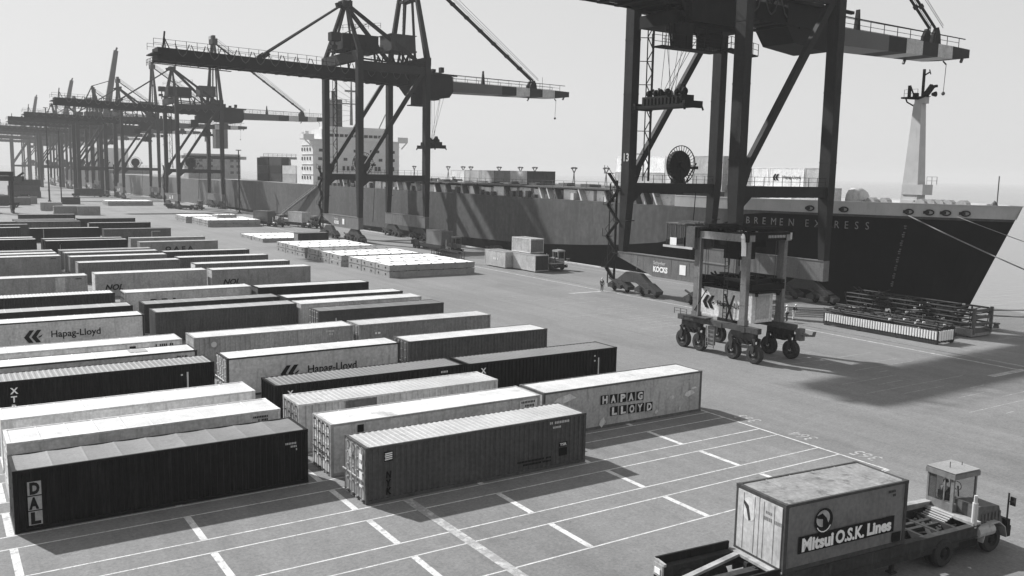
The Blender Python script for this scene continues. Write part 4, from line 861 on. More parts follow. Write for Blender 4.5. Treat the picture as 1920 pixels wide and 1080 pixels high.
# ------------------------------------------------------------------ people
def skinmesh(verts, edges, radii, root=0, sub=1):
    me = bpy.data.meshes.new('body'); me.from_pydata([tuple(v) for v in verts], edges, []); o = bpy.data.objects.new('body', me); COL.objects.link(o)
    md = o.modifiers.new('skin', 'SKIN'); md.use_smooth_shade = True
    for i, r in enumerate(radii):
        sv = me.skin_vertices[0].data[i]; sv.radius = r if isinstance(r, tuple) else (r, r); sv.use_root = (i == root)
    if sub: s = o.modifiers.new('sub', 'SUBSURF'); s.levels = sub; s.render_levels = sub
    bpy.context.view_layer.update(); m2 = bpy.data.meshes.new_from_object(o.evaluated_get(bpy.context.evaluated_depsgraph_get()))
    bpy.data.objects.remove(o); bpy.data.meshes.remove(me); return m2
SKIN = mat('skin', .32, .6, .05, 2)
def person(loc, rz, label, shirt=.4, trousers=.1, hat=None, pose=None, cat='person', group=None):
    J = dict(pel=(0, 0, .95), sp=(0, 0, 1.14), ch=(0, .01, 1.36), nk=(0, 0, 1.5), hb=(0, .015, 1.57), hd=(0, .03, 1.66), ht=(0, .02, 1.74))
    for s, k in ((-1, 'L'), (1, 'R')):
        J.update({'sh' + k: (s * .19, 0, 1.42), 'el' + k: (s * .25, -.02, 1.15), 'wr' + k: (s * .25, .1, .92), 'pa' + k: (s * .25, .13, .84), 'hp' + k: (s * .095, 0, .9), 'kn' + k: (s * .11, .03, .5), 'an' + k: (s * .12, -.02, .09), 'to' + k: (s * .13, .14, .04)})
    if pose: J.update(pose)
    names = list(J); idx = {n: i for i, n in enumerate(names)}; V = [Vector(J[n]) for n in names]
    E = [('pel', 'sp'), ('sp', 'ch'), ('ch', 'nk'), ('nk', 'hb'), ('hb', 'hd'), ('hd', 'ht')]
    for k in 'LR': E += [('ch', 'sh' + k), ('sh' + k, 'el' + k), ('el' + k, 'wr' + k), ('wr' + k, 'pa' + k), ('pel', 'hp' + k), ('hp' + k, 'kn' + k), ('kn' + k, 'an' + k), ('an' + k, 'to' + k)]
    rad = dict(pel=(.15, .11), sp=(.13, .1), ch=(.15, .11), nk=.055, hb=.06, hd=(.078, .095), ht=(.05, .06), shL=.06, shR=.06, elL=.042, elR=.042, wrL=.028, wrR=.028, paL=(.035, .018), paR=(.035, .018), hpL=.085, hpR=.085, knL=.055, knR=.055, anL=.04, anR=.04, toL=.035, toR=.035)
    E2 = [(idx[a], idx[b]) for a, b in E]; R2 = [rad[n] for n in names]
    for k in 'LR':   # four fingers and a thumb, slightly curled
        pa = V[idx['pa' + k]]; d = (pa - V[idx['wr' + k]]).normalized(); side = Vector((1, 0, 0)) if abs(d.x) < .8 else Vector((0, 1, 0)); up = d.cross(side).normalized()
        for i, ln in enumerate((.07, .08, .075, .06)):
            a = pa + side * (-.027 + .018 * i) + d * .03; c = a + d * ln * .6 + up * .012; e = a + d * ln + up * .035
            n0 = len(V); V += [a, c, e]; R2 += [.009, .008, .007]; E2 += [(idx['pa' + k], n0), (n0, n0 + 1), (n0 + 1, n0 + 2)]
        a = pa + side * -.04 - d * .01; n0 = len(V); V += [a, a + d * .04 - side * .012]; R2 += [.01, .008]; E2 += [(idx['pa' + k], n0), (n0, n0 + 1)]
    t = thing('person', loc, label, cat, group, rz)
    def lk(name, me, m):
        me.materials.clear(); me.materials.append(m); o = bpy.data.objects.new(name, me); COL.objects.link(o); o.parent = t; return o
    body = lk('body', skinmesh(V, E2, R2, 0), SKIN)
    def sub(ns, es, grow):
        ix = {n: i for i, n in enumerate(ns)}
        rr = []
        for n in ns:
            r = rad[n]; rr.append(tuple(q + grow for q in r) if isinstance(r, tuple) else r + grow)
        return skinmesh([J[n] for n in ns], [(ix[a], ix[b]) for a, b in es], rr, 0)
    lk('shirt', sub(['pel', 'sp', 'ch', 'shL', 'elL', 'shR', 'elR', 'wrL', 'wrR'], [('pel', 'sp'), ('sp', 'ch'), ('ch', 'shL'), ('shL', 'elL'), ('ch', 'shR'), ('shR', 'elR'), ('elL', 'wrL'), ('elR', 'wrR')], .014), paint(shirt, .9, 0))
    lk('trousers', sub(['pel', 'hpL', 'knL', 'anL', 'hpR', 'knR', 'anR'], [('pel', 'hpL'), ('hpL', 'knL'), ('knL', 'anL'), ('pel', 'hpR'), ('hpR', 'knR'), ('knR', 'anR')], .018), paint(trousers, .9, 0))
    lk('shoes', sub(['anL', 'toL'], [('anL', 'toL')], .012), BLACK); lk('shoes', sub(['anR', 'toR'], [('anR', 'toR')], .012), BLACK)
    hd = Vector(J['hd']); b = MB(); b.lathe([(-.01, .115), (.03, .112), (.08, .085), (.105, .045), (.112, .004)], hd + Vector((0, 0, .0)), 'z', 12)
    if hat is not None: b.box(hd.x - .07, hd.y + .08, hd.z - .012, hd.x + .07, hd.y + .16, hd.z)
    b.build('helmet' if hat is not None else 'hair', paint(hat) if hat is not None else BLACK, t, smooth=True)
    b = MB(); b.prism([(hd.y + .088, hd.z - .02), (hd.y + .122, hd.z - .045), (hd.y + .088, hd.z - .05)], 'x', hd.x - .012, hd.x + .012); b.build('nose', SKIN, body)
    b = MB()
    for s in (-1, 1): b.box(hd.x + s * .032 - .012, hd.y + .085, hd.z - .012, hd.x + s * .032 + .012, hd.y + .095, hd.z)
    b.box(hd.x - .025, hd.y + .08, hd.z - .078, hd.x + .025, hd.y + .09, hd.z - .07); b.build('eyes', BLACK, body)
    return t
walk = dict(knL=(-.11, .16, .52), anL=(-.11, .2, .1), toL=(-.11, .36, .06), knR=(.11, .02, .5), anR=(.11, -.22, .13), toR=(.11, -.08, .04), elL=(-.25, -.1, 1.16), wrL=(-.26, -.12, .92), paL=(-.26, -.12, .84))
person((71.2, 88.2, 0), R(-60), 'worker in dark overalls and white helmet standing by the wheels of the nearest crane', .05, .05, .8)
person((73.9, 61.2, 0), R(20), 'man in a white shirt with dark trousers, left of two men beside the straddle carrier', .75, .06, .75)
person((75.4, 61.6, 0), R(-160), 'man in dark top and pale trousers, right of two men beside the straddle carrier', .04, .65, .75, dict(ch=(0, .1, 1.33), nk=(0, .15, 1.46), hb=(0, .18, 1.52), hd=(0, .21, 1.61), ht=(0, .2, 1.69), shL=(-.19, .1, 1.39), shR=(.19, .1, 1.39), elL=(-.22, .25, 1.15), elR=(.22, .25, 1.15), wrL=(-.12, .42, 1.12), wrR=(.12, .42, 1.12), paL=(-.1, .5, 1.12), paR=(.1, .5, 1.12)))
bend = dict(sp=(0, .12, 1.08), ch=(0, .34, 1.16), nk=(0, .48, 1.17), hb=(0, .55, 1.16), hd=(0, .63, 1.13), ht=(0, .7, 1.1), shL=(-.18, .4, 1.18), shR=(.18, .4, 1.18), elL=(-.24, .45, .93), elR=(.24, .45, .93), wrL=(-.2, .58, .75), wrR=(.2, .58, .75), paL=(-.18, .62, .68), paR=(.18, .62, .68))
person((80.4, 54.3, .62), R(-80), 'man in a white shirt bending over among the lifting frames', .75, .08, .7, bend)

# ------------------------------------------------------------------ straddle carrier with its container
def wheelpart(parent, x, y, z, r, w_, side=-1, rimv=.3, name='wheel', hub=True):
    b = MB(); b.lathe([(-w_ / 2, r * .55), (-w_ / 2, r * .9), (-w_ * .36, r), (w_ * .36, r), (w_ / 2, r * .9), (w_ / 2, r * .55)], (x, y, z), 'x', 24)
    for i in range(24):
        a = 2 * math.pi * i / 24; b.bar((x - w_ * .34, y + r * .99 * math.cos(a), z + r * .99 * math.sin(a)), (x + w_ * .34, y + r * .99 * math.cos(a + .1), z + r * .99 * math.sin(a + .1)), .035)
    wv = b.build(name, RUBBER, parent)
    b = MB(); b.lathe([(side * w_ * .3, .01), (side * w_ * .32, r * .35), (side * w_ * .2, r * .42), (side * w_ * .46, r * .56), (side * w_ * .46, r * .6), (-side * w_ * .46, r * .6)], (x, y, z), 'x', 18)
    for i in range(8):
        a = 2 * math.pi * i / 8; b.box(x + side * w_ * .34 - .02, y + r * .24 * math.cos(a) - .02, z + r * .24 * math.sin(a) - .02, x + side * w_ * .34 + .02, y + r * .24 * math.cos(a) + .02, z + r * .24 * math.sin(a) + .02)
    b.lathe([(side * w_ * .44, .01), (side * w_ * .44, r * .14), (side * w_ * .3, r * .16)], (x, y, z), 'x', 10)
    b.build('rim', paint(.05), wv); b = MB(); b.lathe([(side * w_ * .5, .01), (side * w_ * .48, r * .15), (side * w_ * .3, r * .17)], (x, y, z), 'x', 10); b.build('hub', paint(.5), wv); return wv
sc = thing('straddle_carrier', (56.85, 52.2, 0), 'tall straddle carrier on eight wheels holding a white container between its legs', 'straddle carrier')
for s in (-1, 1):
    x = s * 2.15
    b = MB(); b.tube((x - .26, 2.3, 3.0), (x - .26, 2.3, 9.7), .04, 6); b.build('hydraulic_pipe', paint(.3), sc)
    for y in (2.7, -2.55):
        b = MB(); b.box(x - .2, y - .3, 2.9, x + .2, y + .3, 9.7); b.box(x - .26, y - .36, 2.88, x + .26, y + .36, 3.3)
        for z in (4.5, 6.2, 8): b.box(x - .22, y - .32, z, x + .22, y + .32, z + .06)
        b.build('leg', paint(.14), sc)
    b = MB(); b.box(x - .24, -4.3, 2.4, x + .24, 4.7, 2.85); b.box(x - .6, 1.0, 2.9, x + .3, 3.2, 2.97); railing(b, [(x - .55 * 1, 3.3, 2.9), (x - .55, 4.8, 2.9)], .5, .7, .02)
    for y in (-3.0, -.5, 1.5): b.box(x - .28, y, 2.35, x + .28, y + .4, 2.8)
    b.build('side_beam', paint(.08), sc)
    for y0, y1 in ((1.7, 4.5), (-4.3, -1.2)):
        b = MB(); b.box(x - .22, y0 + .3, 1.75, x + .22, y1 - .3, 2.38); b.box(x - .3, y0 + .9, 1.45, x + .3, y1 - .9, 1.76)
        for i in range(5): b.tube((x - .36, y0 + .2 + i * .5, 1.4 + .1 * (i % 3)), (x - .38, y0 + .5 + i * .5, 1.9), .06, 5)
        b.build('bogie_frame', paint(.03), sc)
    for y in (4.1, 2.1, -1.65, -3.95):
        b = MB()
        for q in (-1, 1): b.bar((x + q * .36, y, .8), (x + q * .3, y - .1, 2.0), .1, .3)
        b.build('fork', BLACK, sc); wheelpart(sc, x, y, .76, .76, .5, -1, .35)
    b = MB(); b.box(x - .3, -3.1, 9.65, x + .3, 3.3, 10.15); b.bar((x - .32, -3.1, 9.62), (x - .32, 3.3, 9.62), .08); b.build('top_beam', paint(.2), sc)
for y in (2.7, -2.75):
    b = MB(); b.box(-2.6, y - .32, 9.68, 2.6, y + .32, 10.35)
    for q in (-2.62, 2.6): b.box(q, y - .38, 9.6, q + .08, y + .3, 10.45)
    o = b.build('cross_beam', paint(.015), sc)
    if y < 0: codes(o, -.3, 9.9, 14, paint(.35), .22, 1, y=y - .34, seed=77); q = MB(); q.box(2.3, y - .36, 9.75, 2.5, y - .33, 10.3); q.build('marking', paint(.5), o)
b = MB(); rr_ = random.Random(2)
for x in (-1.6, -.5, .9, 1.9): b.bar((x, -3.6, 10.55), (x, 3.8, 10.6), .07)
for i in range(26):
    x = rr_.uniform(-2.2, 2.2); y = rr_.uniform(-2.6, 3.2); b.box(x, y, 10.2, x + rr_.uniform(.1, .6), y + rr_.uniform(.1, .6), 10.3 + rr_.uniform(.05, .35))
railing(b, [(-2.4, -3.1, 10.3), (-2.4, 3.2, 10.3)], .5, 1.1, .02); railing(b, [(2.4, -3.1, 10.3), (2.4, 3.2, 10.3)], .5, 1.1, .02); b.tube((-1.8, 2.2, 10.6), (1.8, 2.2, 10.6), .18, 8); b.tube((-1.8, -2.0, 10.6), (1.8, -2.0, 10.6), .18, 8)
b.box(-1.4, -1.2, 9.0, 1.6, 1.6, 10.1); b.box(-1.2, -1, 8.0, 0.6, .8, 9)
b.build('hoist_machinery', STEELD, sc)
b = MB(); b.tube((-2.55, -2.5, 10.1), (-2.55, -2.5, 9.9), .2, 10); b.path([(-2.25, -2.5, 10.3), (-2.5, -2.55, 10.15), (-2.62, -2.6, 9.8), (-2.66, -2.7, 9.2), (-2.7, -2.75, 8.5)], .19, 10); b.lathe([(-.2, .01), (-.12, .16), (0, .22), (.12, .16), (.2, .01)], (-2.45, -2.52, 10.18), 'z', 10); b.build('exhaust_pipe', WHITE, sc)
# cab
b = MB(); x0, x1, y0, y1, z0, z1 = -2.75, -.7, 3.9, 6.2, 8.75, 10.7
b.box(x0 - .2, y0 - 1.2, z0 - .16, x1 + .1, y1 + .1, z0); b.box(x0 - .05, y0 - .05, z1 - .1, x1 + .05, y1 + .05, z1)
for x in (x0, x1 - .08):
    for y in (y0, (y0 + y1) / 2 - .04, y1 - .08): b.box(x, y, z0, x + .08, y + .08, z1 - .1)
b.box(x0, y0, z0, x1, y0 + .06, z0 + .8); b.box(x0, y1 - .06, z0, x1, y1, z0 + .5); b.box(x1 - .06, y0, z0, x1, y1, z0 + .8); b.box(x0 + .05, y0 - 1.15, z0, x1, y0 - .1, z1 - .2)
for y in (y0 + .5, y1 - .6): b.box(x0, y - .04, z0 + .7, x0 + .05, y + .04, z1)
for i in range(4): b.box(x0 + .3 + i * .35, y0 - .9, z1, x0 + .45 + i * .35, y0 + 1.2, z1 + .1 + .1 * (i % 2))
cb = b.build('cab', paint(.1), sc); b = MB(); b.box(x0 + .02, y0 + .1, z0 + .1, x0 + .035, y1 - .1, z1 - .12); b.box(x0 + .1, y0 + .015, z0 + .8, x1 - .1, y0 + .03, z1 - .12)
GL = bpy.data.materials.new('window_glass'); GL.use_nodes = True; g_ = GL.node_tree.nodes['Principled BSDF']; g_.inputs['Base Color'].default_value = G(.03); g_.inputs['Roughness'].default_value = .05; g_.inputs['Alpha'].default_value = .3
b.build('window', GL, cb); b = MB(); b.box(x0 - .02, y0 + .95, z0 + .03, x0 - .0, y0 + 1.75, z0 + .68); b.build('panel', WHITE, cb)
b = MB(); b.box(x0 - .22, y0 - 1.2, z0 - .17, x0 - .2, y1 + .1, z0 + .02); b.build('floor_edge', LGREY, cb)
sitp = dict(hpL=(-.1, .0, .92), hpR=(.1, 0, .92), knL=(-.12, .42, .9), knR=(.12, .42, .9), anL=(-.12, .48, .48), anR=(.12, .48, .48), toL=(-.12, .64, .44), toR=(.12, .64, .44), elL=(-.24, .1, 1.18), elR=(.24, .1, 1.18), wrL=(-.18, .35, 1.2), wrR=(.18, .35, 1.2), paL=(-.17, .43, 1.2), paR=(.17, .43, 1.2))
person((55.2, 56.8, 8.4), R(160), 'operator sitting in the high glass cab of the straddle carrier', .1, .1, None, sitp)
# spreader, ladders
b = MB(); b.box(-1.3, -3.3, 5.45, 1.3, 3.4, 5.62); b.box(-.9, -1.8, 5.6, .9, 2.0, 6.15)
for y in (-2.9, 3.0): b.bar((-1.9, y, 5.95), (1.9, y, 5.95), .45, .5); b.lathe([(-1.4, .02), (-1.4, .28), (1.4, .28), (1.4, .02)], (0, y * .7, 6.2), 'x', 10)
b.bar((-1.5, -3.3, 6.4), (-1.5, 3.6, 6.3), .35, .25); b.bar((1.5, -3.3, 6.4), (1.5, 3.6, 6.3), .35, .25)
for i in range(20): b.bar((rr_.uniform(-1.6, 1.6), rr_.uniform(-3, 3), 5.7), (rr_.uniform(-1.6, 1.6), rr_.uniform(-3, 3), 6.6), .12)
for x in (-1.25, 1.25):
    for y in (-3.0, 3.0): b.box(x - .1, y - .1, 5.2, x + .1, y + .1, 5.5)
b.build('spreader', STEELD, sc)
b = MB()
for x in (-1.7, 1.7):
    for y in (-2.2, 2.3):
        for k in (0, .25): b.tube((x + k, y, 6.1), (x + k, y, 10.0), .03, 4)
b.build('hoist_rope', CABLE, sc)
b = MB(); b.bar((-2.45, -.6, 3.0), (-2.45, -.6, 9.7), .05); b.bar((-2.45, -1.0, 3.0), (-2.45, -1.0, 9.7), .05)
for i in range(22): b.bar((-2.45, -1.0, 3.1 + i * .3), (-2.45, -.6, 3.1 + i * .3), .04)
b.bar((-2.4, -.7, 5.2), (-2.4, -1.7, 3.0), .12); b.bar((-2.4, -1.7, 5.2), (-2.4, -.9, 3.0), .12); b.bar((-2.4, 1.4, 5.3), (-2.4, 2.7, 3.4), .06)
b.build('ladder', STEELD, sc)
b = MB(); b.box(-2.3, .5, .7, -2.0, 1.15, 2.3); b.bar((-2.4, .3, .5), (-2.4, .3, 2.3), .06); b.bar((-2.4, 1.2, .5), (-2.4, 1.2, 2.3), .06)
for i in range(5): b.bar((-2.4, .3, .6 + i * .35), (-2.4, 1.2, .6 + i * .35), .05)
b.build('access_step', paint(.15), sc)
b = MB(); b.bar((2.2, -4.2, 2.4), (2.4, -5.3, 2.1), .3, .2); b.bar((2.4, -5.3, 2.1), (2.45, -5.9, 2.15), .3, .12); b.bar((2.45, -5.85, 2.15), (2.45, -5.95, 2.5), .3, .1); b.box(2.05, -4.9, 1.6, 2.6, -4.4, 2.6); b.build('platform', paint(.12), sc)
c = container(55.63, 55.7, .62, .5, 'short white container with twin-arrow emblem held inside the straddle carrier', z=2.95, L=6.06, H=2.44, side='smooth', rz=-math.pi / 2, group='containers on the move')
arrows(c, .55, .65, 1.1, DK); letter('Hapag-Lloyd', .42, (2.2, -.012, 1.0), c, DK, bold=.015, width=3.3)
q = MB(); q.box(6.055, .5, .3, 6.075, W8 - .4, 2.2); q.build('end_panel', paint(.4), c)

# ------------------------------------------------------------------ lifting frames near the bow
LF = 'spare lifting frames laid by the bow'
def lframe(x, y, L, Wd, label, ribs, seed, z1=1.35, stack=False, rz=0):
    r = random.Random(seed); t = thing('lifting_frame', (x, y, 0), label, 'lifting frame', LF, rz)
    b = MB()
    for xx in (0.0, Wd - .2): b.box(xx, 0, .12, xx + .2, L, .42)
    for i in range(9): b.box(.2, i * (L - .2) / 8, .16, Wd - .2, i * (L - .2) / 8 + .18, .36)
    for xx in (0, Wd - .3):
        for yy in (.1, L * .33, L * .66, L - .5): b.box(xx, yy, 0, xx + .3, yy + .35, .12)
    b.build('base', paint(.05), t)
    if ribs:
        b = MB(); b.box(.05, 0, .42, .1, L, z1 - .25); b.box(0, 0, .42, Wd, .05, z1 - .25)
        b.build('side_plate', BLACK, t); n = 44
        b = MB()
        for i in range(n): yy = .05 + i * (L - .2) / n; b.lathe([(0, .1), (z1 - .72, .1)], (.02, yy + .1, .46), 'z', 7)
        for i in range(6): b.lathe([(0, .13), (z1 - .6, .13)], (.3 + i * .38, -.02, .36), 'z', 7)
        b.build('rib', WHITE, t)
    b = MB(); top = 2.65 if stack else 1.5; base = .42 if not ribs else z1 - .25
    for xx in (.2, Wd / 2, Wd - .2): b.tube((xx, .3, base + .2), (xx, L - .3, base + .25 + r.uniform(0, .2)), .13, 6)
    levels = (base + .4, 1.25, 1.7, 2.2, top) if stack else (base + .45,)
    for z in levels:
        for xx in (.15, Wd - .15): b.tube((xx, .2, z), (xx, L - .2, z + r.uniform(-.05, .05)), .09, 6)
        for i in range(11): yy = .3 + i * (L - .6) / 10; b.tube((.15, yy, z), (Wd - .15, yy + r.uniform(-.6, .6), z), .05, 5)
    for i in range(16):
        yy = .3 + i * (L - .9) / 15
        for xx in (.15, Wd - .15): b.tube((xx, yy, base + .2), (xx, yy + (.7 if i % 2 else -.2), levels[-1]), .05, 5)
    for i in range(16 if not stack else 44):
        p = Vector((r.uniform(.1, Wd - .1), r.uniform(.5, L - .5), r.uniform(base, levels[-1]))); b.tube(p, p + Vector((r.uniform(-.8, .8), r.uniform(-1.6, 1.6), r.uniform(.1, .9))), .05, 5)
    for i in range(8): b.box(*(lambda a, c, e: (a, c, e, a + .4, c + .5, e + .3))(r.uniform(.1, Wd - .6), r.uniform(.5, L - 1), base + .3))
    b.build('truss', paint(.05), t)
    b = MB()
    for i in range(9 if not stack else 12): p = (r.uniform(0, Wd), r.uniform(.5, L - .5), r.uniform(base + .3, levels[-1] + .1)); b.lathe([(-.1, .02), (-.08, .14), (.08, .14), (.1, .02)], p, 'z', 8)
    b.build('sheave', paint(.55), t)
    return t
lframe(75.9, 45.9, 12.4, 2.7, 'lifting frame in front with a row of white upright ribs along its side', True, 1, 1.5)
lframe(79.2, 47.5, 12.4, 2.5, 'low tangled lifting frame without ribs, just behind the ribbed one', False, 2)
t = lframe(82.6, 46.6, 14.3, 3.2, 'high boxy lifting frame at the rear with a slotted open end', False, 3, stack=True)
b = MB()
for z in (.4, 1.1, 1.75, 2.4): b.box(.1, -.15, z, 3.15, .0, z + (.42 if z > .5 else .8) * .6)
b.box(0, -.2, .3, .25, .05, 2.8); b.box(2.95, -.2, .3, 3.2, .05, 2.8); b.build('end_frame', paint(.1), t)
b = MB(); b.box(-.1, -.1, .1, 3.2, 1.6, .8)
for i in range(9): b.box(-.16, .1 + i * .16, .2, -.09, .2 + i * .16, .78)
b.build('skid', paint(.22), t)
b = MB()
for i in range(7): b.tube((74.5 + i * .75, 66 + i * .5, .12 + .06 * (i % 3)), (81 + i * .9, 59.6 + i * .2, .1 + .06 * (i % 3)), .07, 6)
tag(b.build('steel_pipes', paint(.2)), 'loose bundle of long pipes lying on the ground left of the lifting frames', 'pipes')
# ------------------------------------------------------------------ hatch covers
HG = 'hatch covers stacked two high on the quay'
HT = mat('hatch_top', .7, .7, .1, .35, .35, .4, streak=False, dscale=.9, thr=.6, fine=(4, .1)); HS = mat('hatch_side_shaded', .27, .7, .2, .6, .4, .12, fine=(3, .1))  # same white covers; side colour darkened to stand for shade
def hatch_meshes(L, D, H):
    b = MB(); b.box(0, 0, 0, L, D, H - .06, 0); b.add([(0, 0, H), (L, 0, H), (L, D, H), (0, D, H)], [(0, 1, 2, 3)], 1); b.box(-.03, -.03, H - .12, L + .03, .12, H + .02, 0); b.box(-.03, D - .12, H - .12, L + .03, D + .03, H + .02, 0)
    for i in range(5): b.box(L * (i + .5) / 5, -.06, .1, L * (i + .5) / 5 + .12, -.0, H - .15, 0)
    for i in range(2): b.box(-.05, D * (i + .5) / 2, .3, -.0, D * (i + .5) / 2 + .25, .55, 2)
    k = b
    for i in range(7):
        for y in (.0, D - .25): k.box(L * (i + .3) / 7, y, H, L * (i + .3) / 7 + .2, y + .14, H + .09, 2)
    for i in range(5): k.box(1 + i * 2.4, D * .45 + .3 * (i % 2), H, 1.5 + i * 2.4, D * .45 + .3 * (i % 2) + .14, H + .05, 2)
    return b.mesh('cover', [HS, HT, BLACK])
_h = {}
def hatch(x, y, z, L, D, H, lb):
    k = (L, D, H); 
    if k not in _h: _h[k] = hatch_meshes(L, D, H)
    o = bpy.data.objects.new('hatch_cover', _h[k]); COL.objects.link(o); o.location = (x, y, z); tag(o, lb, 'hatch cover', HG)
ordn = ['front', 'middle', 'rear']
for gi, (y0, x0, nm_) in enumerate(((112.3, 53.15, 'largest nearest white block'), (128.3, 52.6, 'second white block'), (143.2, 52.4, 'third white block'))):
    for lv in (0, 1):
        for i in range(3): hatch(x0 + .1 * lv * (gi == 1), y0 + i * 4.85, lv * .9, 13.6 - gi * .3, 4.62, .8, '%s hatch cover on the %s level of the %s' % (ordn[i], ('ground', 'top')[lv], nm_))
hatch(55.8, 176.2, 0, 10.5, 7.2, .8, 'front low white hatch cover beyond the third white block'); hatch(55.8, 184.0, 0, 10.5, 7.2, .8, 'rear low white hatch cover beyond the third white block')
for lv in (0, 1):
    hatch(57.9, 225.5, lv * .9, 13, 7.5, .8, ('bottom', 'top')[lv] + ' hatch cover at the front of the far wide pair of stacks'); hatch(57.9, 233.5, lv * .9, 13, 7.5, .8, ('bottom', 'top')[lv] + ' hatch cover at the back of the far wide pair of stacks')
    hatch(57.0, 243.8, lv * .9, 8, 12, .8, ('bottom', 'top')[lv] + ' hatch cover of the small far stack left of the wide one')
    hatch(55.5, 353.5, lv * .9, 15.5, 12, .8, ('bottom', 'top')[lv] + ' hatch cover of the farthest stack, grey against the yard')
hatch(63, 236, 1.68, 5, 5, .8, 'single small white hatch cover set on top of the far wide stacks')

# ------------------------------------------------------------------ trailer, yard tractor and the short container on it
def make_trailer(loc, rz, label, L=14.0, group=None, det=True):
    """local x along the trailer (front at +x), deck z 1.2, width 2.44 (y 0..2.44); container sits at x=3.6"""
    t = thing('container_trailer', loc, label, 'trailer', group, rz)
    b = MB()
    for y in (0.0, 2.24):
        b.box(3.4, y + .05, .5, L - 1.2, y + .12, .78); b.box(0, y, .78, L - .1, y + .2, 1.2); b.box(0, y - .04, 1.2, L - .1, y + .24, 1.24); b.box(0, y - .04, .74, L - .1, y + .24, .78)
    for i in range(12): x = 3.4 + i * (L - 3.6) / 11; b.box(x, .2, .9, x + .14, 2.24, 1.16)
    b.box(3.2, 1.0, .86, L - .3, 1.16, 1.13); b.box(3.2, 1.4, .86, L - .3, 1.56, 1.13); b.box(0, .9, .8, 3.3, 1.2, 1.1)
    b.bar((9.9, .3, 1.05), (11.5, 2.2, 1.05), .12); b.bar((11.5, .3, 1.05), (13.0, 2.2, 1.05), .12)
    b.build('frame', paint(.055), t)
    b = MB(); b.hexa([(L - 4.6, 2.22, 1.24), (L - .05, 2.22, 1.24), (L - .05, 2.5, 1.24), (L - 4.6, 2.5, 1.24), (L - 4.6, 2.1, 1.62), (L - .05, 2.1, 1.5), (L - .05, 2.4, 1.5), (L - 4.6, 2.4, 1.62)]); b.box(L - .5, 0, 1.24, L - .02, 2.2, 1.34)
    b.build('guide_rail', mat('worn_steel', .3, .6, .4, 2, .5, .12, streak=False), t)
    b = MB()
    for y in (-.12, 2.46):
        b.box(0.05, y, .7, 3.3, y + .06, 1.5); b.bar((.05, y + .03, 1.5), (3.3, y + .03, 1.5), .08)
        b.bar((1.6, y + .03, 1.5), (1.6, y + .03, .8), .12, .1)
    b.box(0, -.1, .7, .08, 2.5, .95); b.build('side_plate', paint(.025), t)
    b = MB(); b.bar((.05, 1.95, 1.42), (.05, 2.52, 1.46), .1, .1); b.box(-.03, 2.0, .95, .04, 2.5, 1.4); b.build('rear_board', paint(.3), t); q = MB(); q.box(-.06, 2.1, 1.05, -.035, 2.4, 1.25); q.build('plate', WHITE, t)
    b = MB(); b.bar((.3, 1.4, 1.1), (3.4, 2.0, 1.25), .22, .1); b.bar((.4, .3, 1.1), (3.4, .3, 1.2), .2, .1); b.box(3.25, 0, 1.2, 3.5, 2.44, 1.3); b.build('cross_rail', mat('worn_steel', .3), t)
    for x in (1.1, 2.4):
        for y in (-.05, 1.95):
            b = MB(); b.lathe([(0, .25), (0, .48), (.06, .52), (.44, .52), (.5, .48), (.5, .25)], (x, y, .52), 'y', 20); wv = b.build('wheel', RUBBER, t)
            if det: b = MB(); b.lathe([(.02, .02), (.1, .26), (.02, .3)], (x, y, .52), 'y', 14); b.build('rim', paint(.08), wv)
    for y in (.35, 1.9):
        b = MB(); b.bar((9.4, y, .05), (9.4, y, 1.0), .14); b.box(9.25, y - .15, 0, 9.55, y + .15, .06); b.bar((9.4, y, .5), (8.6, y, .95), .08)
        b.build('landing_leg', paint(.05), t)
    return t
